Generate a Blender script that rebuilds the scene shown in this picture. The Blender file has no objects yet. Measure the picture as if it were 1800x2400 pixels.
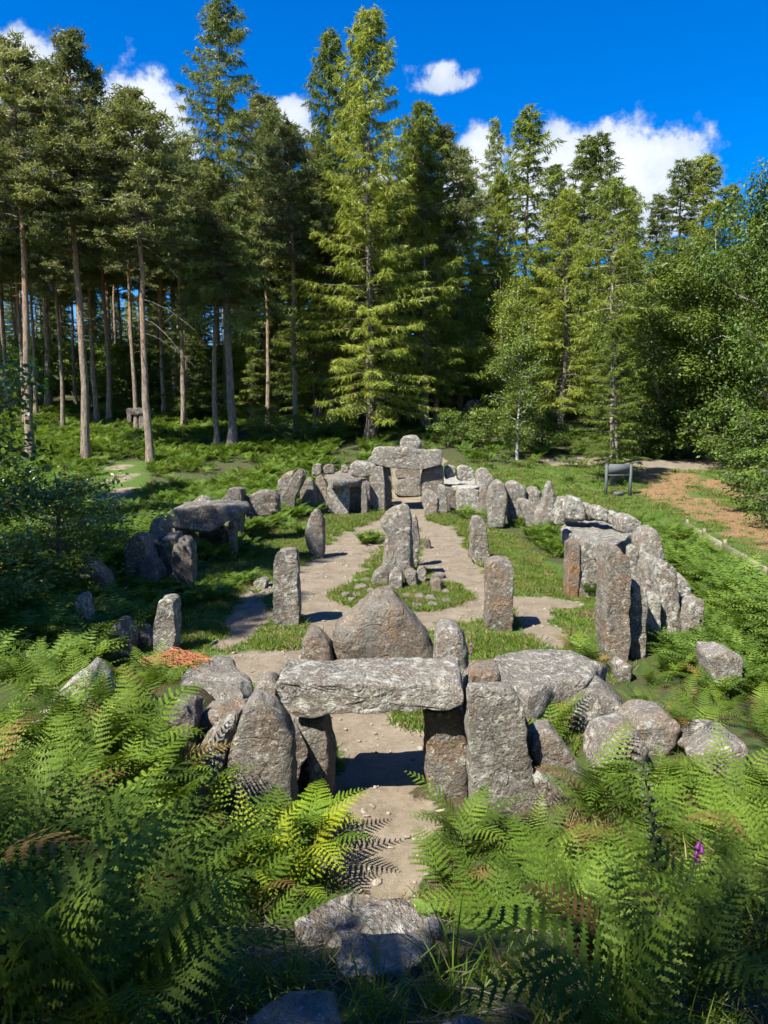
import bpy, math, random
import numpy as np
from mathutils import Vector, Matrix

# ------------------------------------------------------------------ camera, sky, sun, exposure
scene = bpy.context.scene
COL = scene.collection
EYE = 4.0                      # eye height above the temple floor (viewer stands on the tomb mound)
FPX = 1750.0                   # focal length in pixels of the 1800 x 2400 photograph
PITCH = math.atan((1200 - 1010) / FPX)
cam_d = bpy.data.cameras.new('camera')
cam_d.sensor_fit = 'VERTICAL'; cam_d.sensor_height = 36.0; cam_d.sensor_width = 27.0
cam_d.lens = 36.0 * FPX / 2400.0
cam_d.clip_start = 0.05; cam_d.clip_end = 3000
cam = bpy.data.objects.new('camera', cam_d); COL.objects.link(cam)
cam.location = (0, 0, EYE); cam.rotation_euler = (math.pi / 2 - PITCH, 0, 0)
scene.camera = cam

SUN_EL, SUN_AZ = math.radians(52), math.radians(225)      # azimuth clockwise from +Y
sun_dir = Vector((math.sin(SUN_AZ) * math.cos(SUN_EL), math.cos(SUN_AZ) * math.cos(SUN_EL), math.sin(SUN_EL)))
sun_d = bpy.data.lights.new('sun', 'SUN'); sun_d.energy = 5.0; sun_d.angle = math.radians(0.5)
sun_d.color = (1.0, 0.95, 0.86)
sun = bpy.data.objects.new('sun', sun_d); COL.objects.link(sun)
sun.rotation_euler = sun_dir.to_track_quat('Z', 'Y').to_euler(); sun.location = (-30, -30, 60)

def pix_dir(px, py):
    u = (px - 900) / FPX; v = (1200 - py) / FPX
    return np.array([u, math.cos(PITCH) + v * math.sin(PITCH), v * math.cos(PITCH) - math.sin(PITCH)])

class NT:
    """small helper to write node trees"""
    def __init__(s, tree): s.t = tree; tree.nodes.clear()
    def n(s, typ, **kw):
        nd = s.t.nodes.new(typ)
        for k, v in kw.items():
            if k.startswith('i_'):
                key = k[2:]
                key = int(key) if key.isdigit() else key.replace('_', ' ')
                s.set(nd.inputs[key], v)
            else: setattr(nd, k, v)
        return nd
    def set(s, sock, v):
        if isinstance(v, bpy.types.NodeSocket): s.t.links.new(v, sock)
        elif isinstance(v, bpy.types.Node): s.t.links.new(v.outputs[0], sock)
        else: sock.default_value = v
    def math(s, op, a, b=0.0, c=0.0, clamp=False):
        nd = s.t.nodes.new('ShaderNodeMath'); nd.operation = op; nd.use_clamp = clamp
        for i, v in enumerate((a, b, c)): s.set(nd.inputs[i], v)
        return nd.outputs[0]
    def mix(s, f, a, b, typ='MIX'):
        nd = s.t.nodes.new('ShaderNodeMix'); nd.data_type = 'RGBA'; nd.blend_type = typ
        s.set(nd.inputs[0], f)
        for i, v in ((6, a), (7, b)):
            if isinstance(v, tuple) and len(v) == 3: v = v + (1,)
            s.set(nd.inputs[i], v)
        return nd.outputs[2]
    def ramp(s, f, stops, interp='LINEAR'):
        nd = s.t.nodes.new('ShaderNodeValToRGB'); cr = nd.color_ramp; cr.interpolation = interp
        while len(cr.elements) < len(stops): cr.elements.new(0.5)
        for e, (p, c) in zip(cr.elements, stops):
            e.position = p
            e.color = (c, c, c, 1) if isinstance(c, (int, float)) else tuple(c) + (1,)
        s.set(nd.inputs[0], f); return nd.outputs[0]
    def noise(s, vec, scale, detail=4, rough=0.55, dist=0.0):
        nd = s.t.nodes.new('ShaderNodeTexNoise')
        if vec is not None: s.set(nd.inputs['Vector'], vec)
        nd.inputs['Scale'].default_value = scale; nd.inputs['Detail'].default_value = detail
        nd.inputs['Roughness'].default_value = rough; nd.inputs['Distortion'].default_value = dist
        return nd.outputs['Fac']

world = bpy.data.worlds.new('World'); scene.world = world; world.use_nodes = True
w = NT(world.node_tree)
sky = w.n('ShaderNodeTexSky', sky_type='NISHITA', sun_disc=False, sun_elevation=SUN_EL, sun_rotation=SUN_AZ,
          altitude=300, air_density=1.0, dust_density=0.25, ozone_density=3.0)
hsv = w.n('ShaderNodeHueSaturation', i_Saturation=1.62, i_Value=0.70, i_Hue=0.514, i_Color=sky)
tc = w.n('ShaderNodeTexCoord')
sep = w.n('ShaderNodeSeparateXYZ', i_0=tc.outputs['Generated'])
# direction -> azimuth / elevation, warped by noise so that cloud edges billow
az = w.math('ARCTAN2', sep.outputs[0], sep.outputs[1]); el = w.math('ARCSINE', sep.outputs[2])
n1 = w.noise(tc.outputs['Generated'], 9, 3, 0.6); n2 = w.noise(tc.outputs['Generated'], 26, 4, 0.65)
clouds = [  # azimuth, elevation of the flat base, half width, height above the base (radians)
    ((1400, 490), 300, 185, 1.0), ((335, 365), 130, 190, 1.0), ((40, 190), 120, 90, 0.8), ((1020, 195), 100, 55, 0.5),
    ((680, 300), 70, 60, 0.8), ((1125, 470), 80, 160, 1.0), ((800, 460), 200, 60, 0.8)]
blobs = []
for (px, py), hw, hh, dens in clouds:
    d = pix_dir(px, py); d = d / np.linalg.norm(d)
    blobs.append((math.atan2(d[0], d[1]), math.asin(d[2]), hw / FPX, hh / FPX, dens))
for a, e in ((1.1, .25), (2.0, .3), (2.9, .3), (-1.1, .3), (-2.1, .3), (-1.3, .7)):  # unseen clouds added outside the view, enlarged for neutral fill light
    blobs.append((a, e, .38, .18, 1.0))
dens_sock, shade_sock = None, None
for a, e, ra, re, dn in blobs:
    dx = w.math('DIVIDE', w.math('SUBTRACT', az, a), ra)
    dy = w.math('DIVIDE', w.math('SUBTRACT', el, e), re)
    dyl = w.math('MULTIPLY', w.math('MINIMUM', dy, 0.0), 2.2)            # flat base
    dyu = w.math('MAXIMUM', dy, 0.0)
    r2 = w.math('ADD', w.math('MULTIPLY', dx, dx), w.math('ADD', w.math('MULTIPLY', dyl, dyl), w.math('MULTIPLY', dyu, dyu)))
    v = w.math('MULTIPLY', w.math('SUBTRACT', 1.0, r2), dn)
    sh = w.math('MULTIPLY', w.math('MAXIMUM', v, 0.0), w.math('MULTIPLY_ADD', dyu, 0.9, 0.35))
    dens_sock = v if dens_sock is None else w.math('MAXIMUM', dens_sock, v)
    shade_sock = sh if shade_sock is None else w.math('MAXIMUM', shade_sock, sh)
nn = w.math('ADD', w.math('MULTIPLY', w.math('SUBTRACT', n1, 0.5), 2.0), w.math('MULTIPLY', w.math('SUBTRACT', n2, 0.5), 1.3))
dd = w.math('ADD', dens_sock, nn)
cmask = w.ramp(dd, [(0.0, 0.0), (0.10, 0.10), (0.30, 0.92), (1.0, 1.0)])
ctone = w.math('ADD', w.math('MULTIPLY', shade_sock, 0.75), w.math('MULTIPLY', n2, 0.55))
ccol = w.ramp(ctone, [(0.15, (1.38, 1.78, 2.4)), (0.45, (2.4, 2.7, 3.15)), (0.85, (3.55, 3.62, 3.7))])
skyc = w.mix(cmask, hsv.outputs[0], ccol)
bg = w.n('ShaderNodeBackground', i_Color=skyc, i_Strength=0.118)
w.n('ShaderNodeOutputWorld', i_Surface=bg)

scene.view_settings.view_transform = 'Standard'; scene.view_settings.look = 'None'
scene.view_settings.exposure = 1.45; scene.view_settings.gamma = 1.0; scene.view_settings.use_curve_mapping = False
scene.cycles.use_adaptive_sampling = True; scene.cycles.adaptive_threshold = 0.035
scene.cycles.max_bounces = 4; scene.cycles.diffuse_bounces = 2; scene.cycles.glossy_bounces = 2
scene.cycles.transmission_bounces = 2; scene.cycles.transparent_max_bounces = 4

# ------------------------------------------------------------------ numpy noise
def _hash(ix, iy, iz, seed):
    n = (ix * 374761393 + iy * 668265263 + iz * 2147483647 + seed * 974634877) & 0xffffffff
    n = ((n ^ (n >> 13)) * 1274126177) & 0xffffffff
    return ((n ^ (n >> 16)) & 0xffff) / 65535.0
def vnoise(P, seed=0):
    P = np.asarray(P, float); I = np.floor(P).astype(np.int64); F = P - I; F = F * F * (3 - 2 * F)
    out = 0
    for a in (0, 1):
        for b in (0, 1):
            for c in (0, 1):
                wgt = (F[:, 0] if a else 1 - F[:, 0]) * (F[:, 1] if b else 1 - F[:, 1]) * (F[:, 2] if c else 1 - F[:, 2])
                out = out + wgt * _hash(I[:, 0] + a, I[:, 1] + b, I[:, 2] + c, seed)
    return out * 2 - 1
def fbm(P, seed=0, octs=4, gain=0.5):
    a, f, s = 1.0, 1.0, 0
    for o in range(octs):
        s = s + a * vnoise(P * f, seed + 17 * o); a *= gain; f *= 2.03
    return s
def fbm2(x, y, sc, seed=0, octs=3):
    return fbm(np.stack([np.ravel(x) * sc, np.ravel(y) * sc, np.zeros(np.size(x))], 1), seed, octs).reshape(np.shape(x))
def sstep(a, b, x):
    t = np.clip((np.asarray(x, float) - a) / (b - a), 0, 1); return t * t * (3 - 2 * t)

# ------------------------------------------------------------------ ground shape
def ground_z(x, y):
    x = np.asarray(x, float); y = np.asarray(y, float)
    side = sstep(0.9, 2.6, np.abs(x - 0.05))
    yy = y * (1 - 0.24 * side)
    m = np.interp(yy, [0, 1.5, 1.95, 2.31, 2.67, 3.05, 3.35, 3.7, 4.1, 4.6, 5.3], [2.42, 2.38, 2.30, 2.14, 2.0, 1.84, 1.5, 1.02, .6, .25, 0.0]) * (1 - 0.55 * sstep(3.5, 9, np.abs(x)))
    bank = np.where(x < 0, 0.95, 0.38) * sstep(1.25, 2.4, np.abs(x)) * (1 - sstep(8.6, 11.0, y)) * sstep(4.0, 6.0, y) * (1 - 0.6 * sstep(6, 10, np.abs(x)))
    e = np.sqrt((x / 6.2) ** 2 + ((y - 22) / 18.0) ** 2)
    outside = 0.35 * sstep(0.98, 1.25, e) * sstep(9, 13, y)
    h = np.maximum(y - 38.0, 0); hill = 0.165 * (np.sqrt(h * h + 9) - 3) * (1 - 0.35 * sstep(8, 26, x) * (1 - sstep(58, 80, y)))
    hill = np.minimum(hill, 16 + 0 * hill)
    rough = 0.05 * fbm2(x, y, 0.55, 3, 3) + 0.25 * sstep(30, 60, y) * fbm2(x, y, 0.12, 5, 2)
    return np.maximum(m, bank) + outside + hill + rough
def gz(x, y): return float(ground_z(np.array([x]), np.array([y]))[0])

# the photograph's pixels -> places on the ground (1800 x 2400 frame)
def on_ground(px, py, zoff=0.0):
    d = pix_dir(px, py); d = d / d[1]
    ys = np.concatenate([np.arange(1.2, 40, 0.03), np.arange(40, 220, 0.1)])
    z = EYE + d[2] * ys; g = ground_z(d[0] * ys, ys) + zoff
    k = np.argmax(z <= g)
    if z[k] > g[k]: k = len(ys) - 1
    return float(d[0] * ys[k]), float(ys[k])
def on_flat(px, py, z=0.0):
    d = pix_dir(px, py); t = (z - EYE) / d[2]; return d[0] * t, d[1] * t
def at_depth(px, py, Y):
    d = pix_dir(px, py); t = Y / d[1]; return d[0] * t, EYE + d[2] * t
FR = {'A': (600, 1000, 2.765), 'B': (150, 1080, 2.765), 'C': (1100, 1050, 2.765), 'D': (350, 1450, 2.765), 'E': (950, 1450, 2.765),
      'F': (500, 1950, 2.552), 'L': (0, 1100, 1.843), 'R': (900, 1100, 1.843), 'V': (0, 0, 0.92167), 'S': (0, 0, 1.0)}
def src(reg, x, y):
    o = FR[reg]; return o[0] + x / o[2], o[1] + y / o[2]

# ------------------------------------------------------------------ mesh helpers
def mesh_from(name, V, F, smooth=False, sharp=None):
    """V (n,3); F (m,k) uniform polygons"""
    V = np.ascontiguousarray(V, np.float32); F = np.ascontiguousarray(F, np.int32)
    me = bpy.data.meshes.new(name); m, k = F.shape
    me.vertices.add(len(V)); me.vertices.foreach_set('co', V.ravel())
    me.loops.add(m * k); me.loops.foreach_set('vertex_index', F.ravel())
    me.polygons.add(m); me.polygons.foreach_set('loop_start', np.arange(0, m * k, k, dtype=np.int32))
    me.polygons.foreach_set('loop_total', np.full(m, k, np.int32))
    if smooth: me.polygons.foreach_set('use_smooth', np.ones(m, bool))
    me.update(calc_edges=True)
    if smooth and sharp is not None: me.set_sharp_from_angle(angle=math.radians(sharp))
    return me
def tris_mesh(name, T):
    T = np.asarray(T, np.float32).reshape(-1, 3)
    return mesh_from(name, T, np.arange(len(T), dtype=np.int32).reshape(-1, 3))
def link(name, me, mat=None, parent=None, label=None, cat=None, group=None, kind=None, loc=None):
    o = bpy.data.objects.new(name, me); COL.objects.link(o)
    if me is not None and mat is not None and len(me.materials) == 0: me.materials.append(mat)
    if parent is not None: o.parent = parent
    if loc is not None: o.location = loc
    tag(o, label, cat, group, kind); return o
def tag(o, label=None, cat=None, group=None, kind=None):
    for k, v in (('label', label), ('category', cat), ('group', group), ('kind', kind)):
        if v: o[k] = v
def copy_tree(o, parent=None):
    c = o.copy(); COL.objects.link(c)
    if parent is not None: c.parent = parent
    for ch in o.children: copy_tree(ch, c)
    return c
def tube(pts, rad, sides=8, cap=True):
    pts = np.asarray(pts, float); n = len(pts); rad = np.broadcast_to(rad, (n,))
    tg = np.gradient(pts, axis=0); tg /= np.linalg.norm(tg, axis=1)[:, None] + 1e-9
    ref = np.array([0.0, 0, 1]) if abs(tg[:, 2]).mean() < 0.8 else np.array([1.0, 0, 0])
    a = np.cross(tg, ref); a /= np.linalg.norm(a, axis=1)[:, None] + 1e-9; b = np.cross(tg, a)
    an = np.arange(sides) * 2 * np.pi / sides
    V = pts[:, None, :] + rad[:, None, None] * (np.cos(an)[None, :, None] * a[:, None, :] + np.sin(an)[None, :, None] * b[:, None, :])
    V = V.reshape(-1, 3); i = np.arange(n - 1)[:, None] * sides; j = np.arange(sides)[None]; j2 = (j + 1) % sides
    F = np.stack([i + j, i + j2, i + sides + j2, i + sides + j], -1).reshape(-1, 4)
    return V, F
def join_vf(parts):
    Vs, Fs, o = [], [], 0
    for V, F in parts: Vs.append(V); Fs.append(F + o); o += len(V)
    return np.concatenate(Vs), np.concatenate(Fs)
def box_vf(c, s):
    c = np.array(c, float); s = np.array(s, float) / 2
    V = np.array([[x, y, z] for x in (-1, 1) for y in (-1, 1) for z in (-1, 1)], float) * s + c
    F = np.array([[0, 1, 3, 2], [4, 6, 7, 5], [0, 4, 5, 1], [2, 3, 7, 6], [0, 2, 6, 4], [1, 5, 7, 3]])
    return V, F

# ------------------------------------------------------------------ materials
def new_mat(name):
    m = bpy.data.materials.new(name); m.use_nodes = True; return m, NT(m.node_tree)
def leaf_mat(name, c1, c2, c3, scale=0.6, rough=0.5, trans=0.35, spec=0.35, third=0.2):
    m, t = new_mat(name); tcn = t.n('ShaderNodeTexCoord'); oi = t.n('ShaderNodeObjectInfo')
    geo = t.n('ShaderNodeNewGeometry')
    f1 = t.noise(tcn.outputs['Object'], scale, 1, 0.5)
    isl = geo.outputs['Random Per Island']
    f = t.math('ADD', t.math('MULTIPLY', f1, 0.75), t.math('MULTIPLY', isl, 0.4))
    f = t.math('ADD', f, t.math('MULTIPLY', t.math('SUBTRACT', oi.outputs['Random'], 0.5), 0.5))
    col = t.ramp(f, [(0.3, c1), (0.62, c2), (0.92, c3)])
    pb = t.n('ShaderNodeBsdfPrincipled', i_Base_Color=col, i_Roughness=rough)
    pb.inputs['Specular IOR Level'].default_value = spec
    tl = t.n('ShaderNodeBsdfTranslucent', i_Color=t.mix(1.0, col, (1.25, 1.15, 0.5), 'MULTIPLY'))
    mx = t.n('ShaderNodeMixShader', i_0=trans, i_1=pb, i_2=tl)
    t.n('ShaderNodeOutputMaterial', i_Surface=mx); return m
def bark_mat(name, c1, c2, upper=None, u0=6, u1=14, sc=3.0):
    m, t = new_mat(name); tcn = t.n('ShaderNodeTexCoord')
    mp = t.n('ShaderNodeMapping', i_Vector=tcn.outputs['Object']); mp.inputs['Scale'].default_value = (1, 1, 0.25)
    nz = t.noise(mp, sc * 3, 6, 0.65)
    col = t.ramp(nz, [(0.35, c1), (0.65, c2)])
    if upper:
        sp = t.n('ShaderNodeSeparateXYZ', i_0=tcn.outputs['Object'])
        g = t.math('DIVIDE', t.math('SUBTRACT', t.math('MULTIPLY_ADD', nz, 5.0, sp.outputs[2]), u0 + 2.5), u1 - u0, clamp=True)
        col = t.mix(g, col, t.ramp(nz, [(0.3, upper[0]), (0.7, upper[1])]))
    pb = t.n('ShaderNodeBsdfPrincipled', i_Base_Color=col, i_Roughness=0.9)
    bp = t.n('ShaderNodeBump', i_Strength=1.0, i_Distance=0.12, i_Height=t.noise(mp, sc * 8, 5, 0.7))
    t.t.links.new(bp.outputs[0], pb.inputs['Normal'])
    t.n('ShaderNodeOutputMaterial', i_Surface=pb); return m
def plain_mat(name, c, rough=0.7, c2=None, sc=6.0, metal=0.0):
    m, t = new_mat(name); tcn = t.n('ShaderNodeTexCoord')
    col = t.ramp(t.noise(tcn.outputs['Object'], sc, 5, 0.6), [(0.3, c), (0.7, c2 or tuple(v * 0.75 for v in c))])
    pb = t.n('ShaderNodeBsdfPrincipled', i_Base_Color=col, i_Roughness=rough, i_Metallic=metal)
    t.n('ShaderNodeOutputMaterial', i_Surface=pb); return m

def stone_mat():
    m, t = new_mat('gritstone'); tcn = t.n('ShaderNodeTexCoord'); oi = t.n('ShaderNodeObjectInfo')
    off = t.n('ShaderNodeVectorMath', operation='SCALE', i_Scale=53.0)
    cmb = t.n('ShaderNodeCombineXYZ', i_0=oi.outputs['Random'], i_1=t.math('MULTIPLY', oi.outputs['Random'], 3.1), i_2=oi.outputs['Random'])
    t.set(off.inputs[0], cmb.outputs[0])
    vec = t.n('ShaderNodeVectorMath', operation='ADD'); t.set(vec.inputs[0], tcn.outputs['Object']); t.set(vec.inputs[1], off.outputs[0])
    vec = vec.outputs[0]
    at = t.n('ShaderNodeAttribute', attribute_type='OBJECT', attribute_name='lichen')
    ab = t.n('ShaderNodeAttribute', attribute_type='OBJECT', attribute_name='brown')
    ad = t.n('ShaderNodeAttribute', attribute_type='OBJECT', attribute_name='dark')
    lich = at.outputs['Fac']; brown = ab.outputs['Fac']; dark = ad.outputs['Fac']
    big = t.noise(vec, 1.6, 3, 0.6); med = t.noise(vec, 6.0, 2, 0.6); fine = t.noise(vec, 28, 3, 0.7)
    col = t.ramp(big, [(0.3, (0.132, 0.1144, 0.09416)), (0.5, (0.2068, 0.1874, 0.1549)), (0.72, (0.2772, 0.2596, 0.22))])
    col = t.mix(t.ramp(fine, [(0.4, 0.0), (0.75, 0.55)]), col, (0.0792, 0.0704, 0.0572))
    # iron-brown staining
    bn = t.math('MULTIPLY', t.ramp(t.noise(vec, 2.3, 4, 0.6, 0.6), [(0.42, 0.0), (0.66, 1.0)]), brown)
    col = t.mix(bn, col, (0.2376, 0.1364, 0.066))
    # dark algae blotches; stones in shadow get more, so shade is painted in
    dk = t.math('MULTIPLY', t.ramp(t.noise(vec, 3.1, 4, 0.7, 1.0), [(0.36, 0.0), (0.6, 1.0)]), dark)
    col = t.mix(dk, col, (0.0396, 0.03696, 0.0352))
    # pale crustose lichen: blotches and specks
    nl = t.noise(vec, 7.5, 5, 0.72, 0.3); thr = t.math('MULTIPLY_ADD', lich, -0.17, 0.645)
    l1 = t.math('MULTIPLY', t.math('SUBTRACT', nl, thr), 9.0, clamp=True)
    nl2 = t.noise(vec, 34, 3, 0.6); l2 = t.math('MULTIPLY', t.math('SUBTRACT', nl2, t.math('MULTIPLY_ADD', lich, -0.12, 0.645)), 16.0, clamp=True)
    lc = t.ramp(med, [(0.35, (0.3344, 0.3256, 0.2904)), (0.55, (0.4928, 0.484, 0.4268)), (0.7, (0.44, 0.4136, 0.2904))])
    col = t.mix(t.math('MULTIPLY', l1, 0.82), col, lc)
    col = t.mix(t.math('MULTIPLY', l2, 0.5), col, (0.44, 0.4312, 0.3696))
    # mossy patches
    mo = t.ramp(t.noise(vec, 4.2, 3, 0.7), [(0.63, 0.0), (0.72, 0.5)])
    col = t.mix(mo, col, (0.088, 0.0924, 0.0308))
    pb = t.n('ShaderNodeBsdfPrincipled', i_Base_Color=col, i_Roughness=0.92)
    pb.inputs['Specular IOR Level'].default_value = 0.2
    vor = t.n('ShaderNodeTexVoronoi', feature='DISTANCE_TO_EDGE'); vw = t.n('ShaderNodeVectorMath', operation='ADD')
    nzc = t.n('ShaderNodeTexNoise', i_Vector=vec, i_Scale=3.0); t.set(vw.inputs[0], vec); t.set(vw.inputs[1], nzc.outputs['Color'])
    t.set(vor.inputs['Vector'], vw.outputs[0]); vor.inputs['Scale'].default_value = 0.9
    crack = t.ramp(vor.outputs['Distance'], [(0.0, 0.0), (0.028, 1.0)])
    h = t.math('ADD', t.math('MULTIPLY', t.noise(vec, 11, 5, 0.72), 1.0), t.math('MULTIPLY', crack, 0.13))
    h = t.math('ADD', h, t.math('MULTIPLY', l1, 0.08))
    bp = t.n('ShaderNodeBump', i_Strength=1.0, i_Distance=0.12, i_Height=h)
    t.t.links.new(bp.outputs[0], pb.inputs['Normal'])
    t.n('ShaderNodeOutputMaterial', i_Surface=pb); return m

def ground_mat():
    m, t = new_mat('ground_earth'); tcn = t.n('ShaderNodeTexCoord'); v = tcn.outputs['Object']
    def A(nm): return t.n('ShaderNodeAttribute', attribute_type='GEOMETRY', attribute_name=nm).outputs['Fac']
    pth, chip, lawn = A('path'), A('chip'), A('lawn')
    n1 = t.noise(v, 2.2, 5, 0.65); n2 = t.noise(v, 13, 5, 0.7); n3 = t.noise(v, 60, 3, 0.7)
    soil = t.ramp(n2, [(0.3, (0.0301, 0.02236, 0.01376)), (0.55, (0.0645, 0.0473, 0.02752)), (0.75, (0.1118, 0.0817, 0.0473))])
    soil = t.mix(t.ramp(n1, [(0.38, 0.0), (0.6, 0.85)]), soil, (0.0344, 0.0645, 0.01548))
    grass = t.ramp(n2, [(0.3, (0.0344, 0.0645, 0.01032)), (0.6, (0.0645, 0.1075, 0.01892)), (0.8, (0.1118, 0.1204, 0.0387))])
    sand = t.ramp(t.math('ADD', t.math('MULTIPLY', n1, 0.6), t.math('MULTIPLY', n2, 0.4)),
                  [(0.3, (0.0903, 0.07138, 0.04988)), (0.5, (0.172, 0.141, 0.09976)), (0.7, (0.2451, 0.2064, 0.1531))])
    sand = t.mix(t.ramp(n3, [(0.55, 0.0), (0.75, 0.55)]), sand, (0.129, 0.0989, 0.0688))
    vo = t.n('ShaderNodeTexVoronoi', i_Vector=v, i_Scale=14.0); vo.inputs['Randomness'].default_value = 1
    chips = t.mix(t.ramp(vo.outputs['Color'], [(0.2, 0.0), (0.8, 1.0)]), (0.1118, 0.0645, 0.0301), (0.2838, 0.1634, 0.0731))
    chips = t.mix(t.ramp(n2, [(0.45, 0.0), (0.62, 0.85)]), chips, (0.1032, 0.0817, 0.0516))
    edge = t.math('MULTIPLY', t.math('SUBTRACT', t.math('ADD', n2, t.math('MULTIPLY', n1, 0.6)), 0.8), 1.3)
    def soft(f): return t.ramp(t.math('ADD', f, edge), [(0.36, 0.0), (0.64, 1.0)])
    col = t.mix(soft(lawn), soil, grass); col = t.mix(soft(chip), col, chips); col = t.mix(soft(pth), col, sand)
    pb = t.n('ShaderNodeBsdfPrincipled', i_Base_Color=col, i_Roughness=0.95)
    pb.inputs['Specular IOR Level'].default_value = 0.15
    bp = t.n('ShaderNodeBump', i_Strength=0.7, i_Distance=0.04, i_Height=t.math('ADD', n2, t.math('MULTIPLY', n3, 0.5)))
    t.t.links.new(bp.outputs[0], pb.inputs['Normal'])
    t.n('ShaderNodeOutputMaterial', i_Surface=pb); return m

M = {
    'stone': stone_mat(), 'ground': ground_mat(),
    'fern': leaf_mat('fern_leaf', (0.0522, 0.09135, 0.01044), (0.0957, 0.161, 0.0174), (0.174, 0.2393, 0.02784), 0.5, 0.6, 0.38, 0.15),
    'fern_far': leaf_mat('bracken_leaf', (0.05394, 0.0957, 0.01218), (0.09396, 0.161, 0.02088), (0.1566, 0.2262, 0.0348), 0.12, 0.6, 0.36, 0.2),
    'fern_gold': leaf_mat('sunlit_fern_leaf', (0.087, 0.1653, 0.01218), (0.1914, 0.261, 0.0174), (0.3132, 0.3306, 0.0261), 0.8, 0.6, 0.4, 0.15),  # brighter, yellower copy of the fern leaf: sunlight put into the colour
    'fern_brown': leaf_mat('browned_fern_leaf', (0.087, 0.0522, 0.0174), (0.174, 0.1044, 0.0348), (0.2262, 0.174, 0.0435), 1.5, 0.6, 0.3, 0.2),
    'grass': leaf_mat('grass_blade', (0.0609, 0.1087, 0.01218), (0.1087, 0.1783, 0.01914), (0.1827, 0.2436, 0.03654), 0.7, 0.5, 0.35, 0.25),
    'grass_dry': leaf_mat('dry_grass_blade', (0.1044, 0.1131, 0.0348), (0.2088, 0.1827, 0.0696), (0.3132, 0.2523, 0.1218), 0.7, 0.6, 0.3, 0.2),
    'larch': leaf_mat('larch_needle', (0.09, 0.13, 0.02), (0.17, 0.22, 0.03), (0.28, 0.32, 0.05), 0.22, 0.5, 0.4, 0.3),
    'spruce': leaf_mat('spruce_needle', (0.075, 0.105, 0.027), (0.145, 0.185, 0.046), (0.23, 0.27, 0.075), 0.22, 0.5, 0.36, 0.3),
    'pine': leaf_mat('pine_needle', (0.085, 0.105, 0.036), (0.165, 0.19, 0.065), (0.26, 0.28, 0.095), 0.25, 0.5, 0.36, 0.35),
    'broad': leaf_mat('broad_leaf', (0.06, 0.1, 0.018), (0.1, 0.165, 0.026), (0.17, 0.235, 0.045), 0.3, 0.5, 0.38, 0.3),
    'birch': leaf_mat('birch_leaf', (0.08, 0.12, 0.022), (0.135, 0.19, 0.03), (0.21, 0.26, 0.05), 0.3, 0.5, 0.4, 0.3),
    'oak': leaf_mat('oak_leaf', (0.04176, 0.08874, 0.01253), (0.08874, 0.1618, 0.01879), (0.1984, 0.261, 0.03132), 0.6, 0.35, 0.35, 0.55),
    'bark_pine': bark_mat('pine_bark', (0.10, 0.075, 0.055), (0.34, 0.265, 0.19), ((0.22, 0.12, 0.06), (0.44, 0.26, 0.14)), 7, 15),
    'bark': bark_mat('larch_bark', (0.075, 0.06, 0.05), (0.24, 0.20, 0.165)),
    'bark_grey': bark_mat('bleached_bark', (0.20, 0.165, 0.13), (0.46, 0.39, 0.32)),
    'bark_birch': bark_mat('birch_bark', (0.25, 0.23, 0.20), (0.62, 0.59, 0.54)),
    'pebble': plain_mat('path_pebble', (0.30, 0.26, 0.20), 0.9, (0.13, 0.11, 0.085), 25),
    'twig': plain_mat('dead_twig', (0.20, 0.16, 0.12), 0.9),
    'dead': plain_mat('dead_bracken', (0.34, 0.13, 0.045), 0.85, (0.20, 0.075, 0.03), 30),
    'metal': plain_mat('grey_painted_metal', (0.085, 0.095, 0.095), 0.85, (0.07, 0.08, 0.08)),
    'wood': plain_mat('weathered_board', (0.22, 0.19, 0.14), 0.85, (0.14, 0.12, 0.09)),
    'stem': plain_mat('plant_stem', (0.05, 0.075, 0.025), 0.7, (0.07, 0.05, 0.03)),
    'pod': plain_mat('seed_pod', (0.05, 0.075, 0.02), 0.6, (0.03, 0.045, 0.015)),
    'pink': plain_mat('foxglove_flower', (0.26, 0.03, 0.20), 0.5, (0.17, 0.02, 0.15)),
    'rosette': leaf_mat('rosette_leaf', (0.087, 0.1566, 0.0348), (0.1305, 0.2088, 0.0522), (0.174, 0.2523, 0.0696), 3, 0.5, 0.35, 0.3),
}

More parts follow.
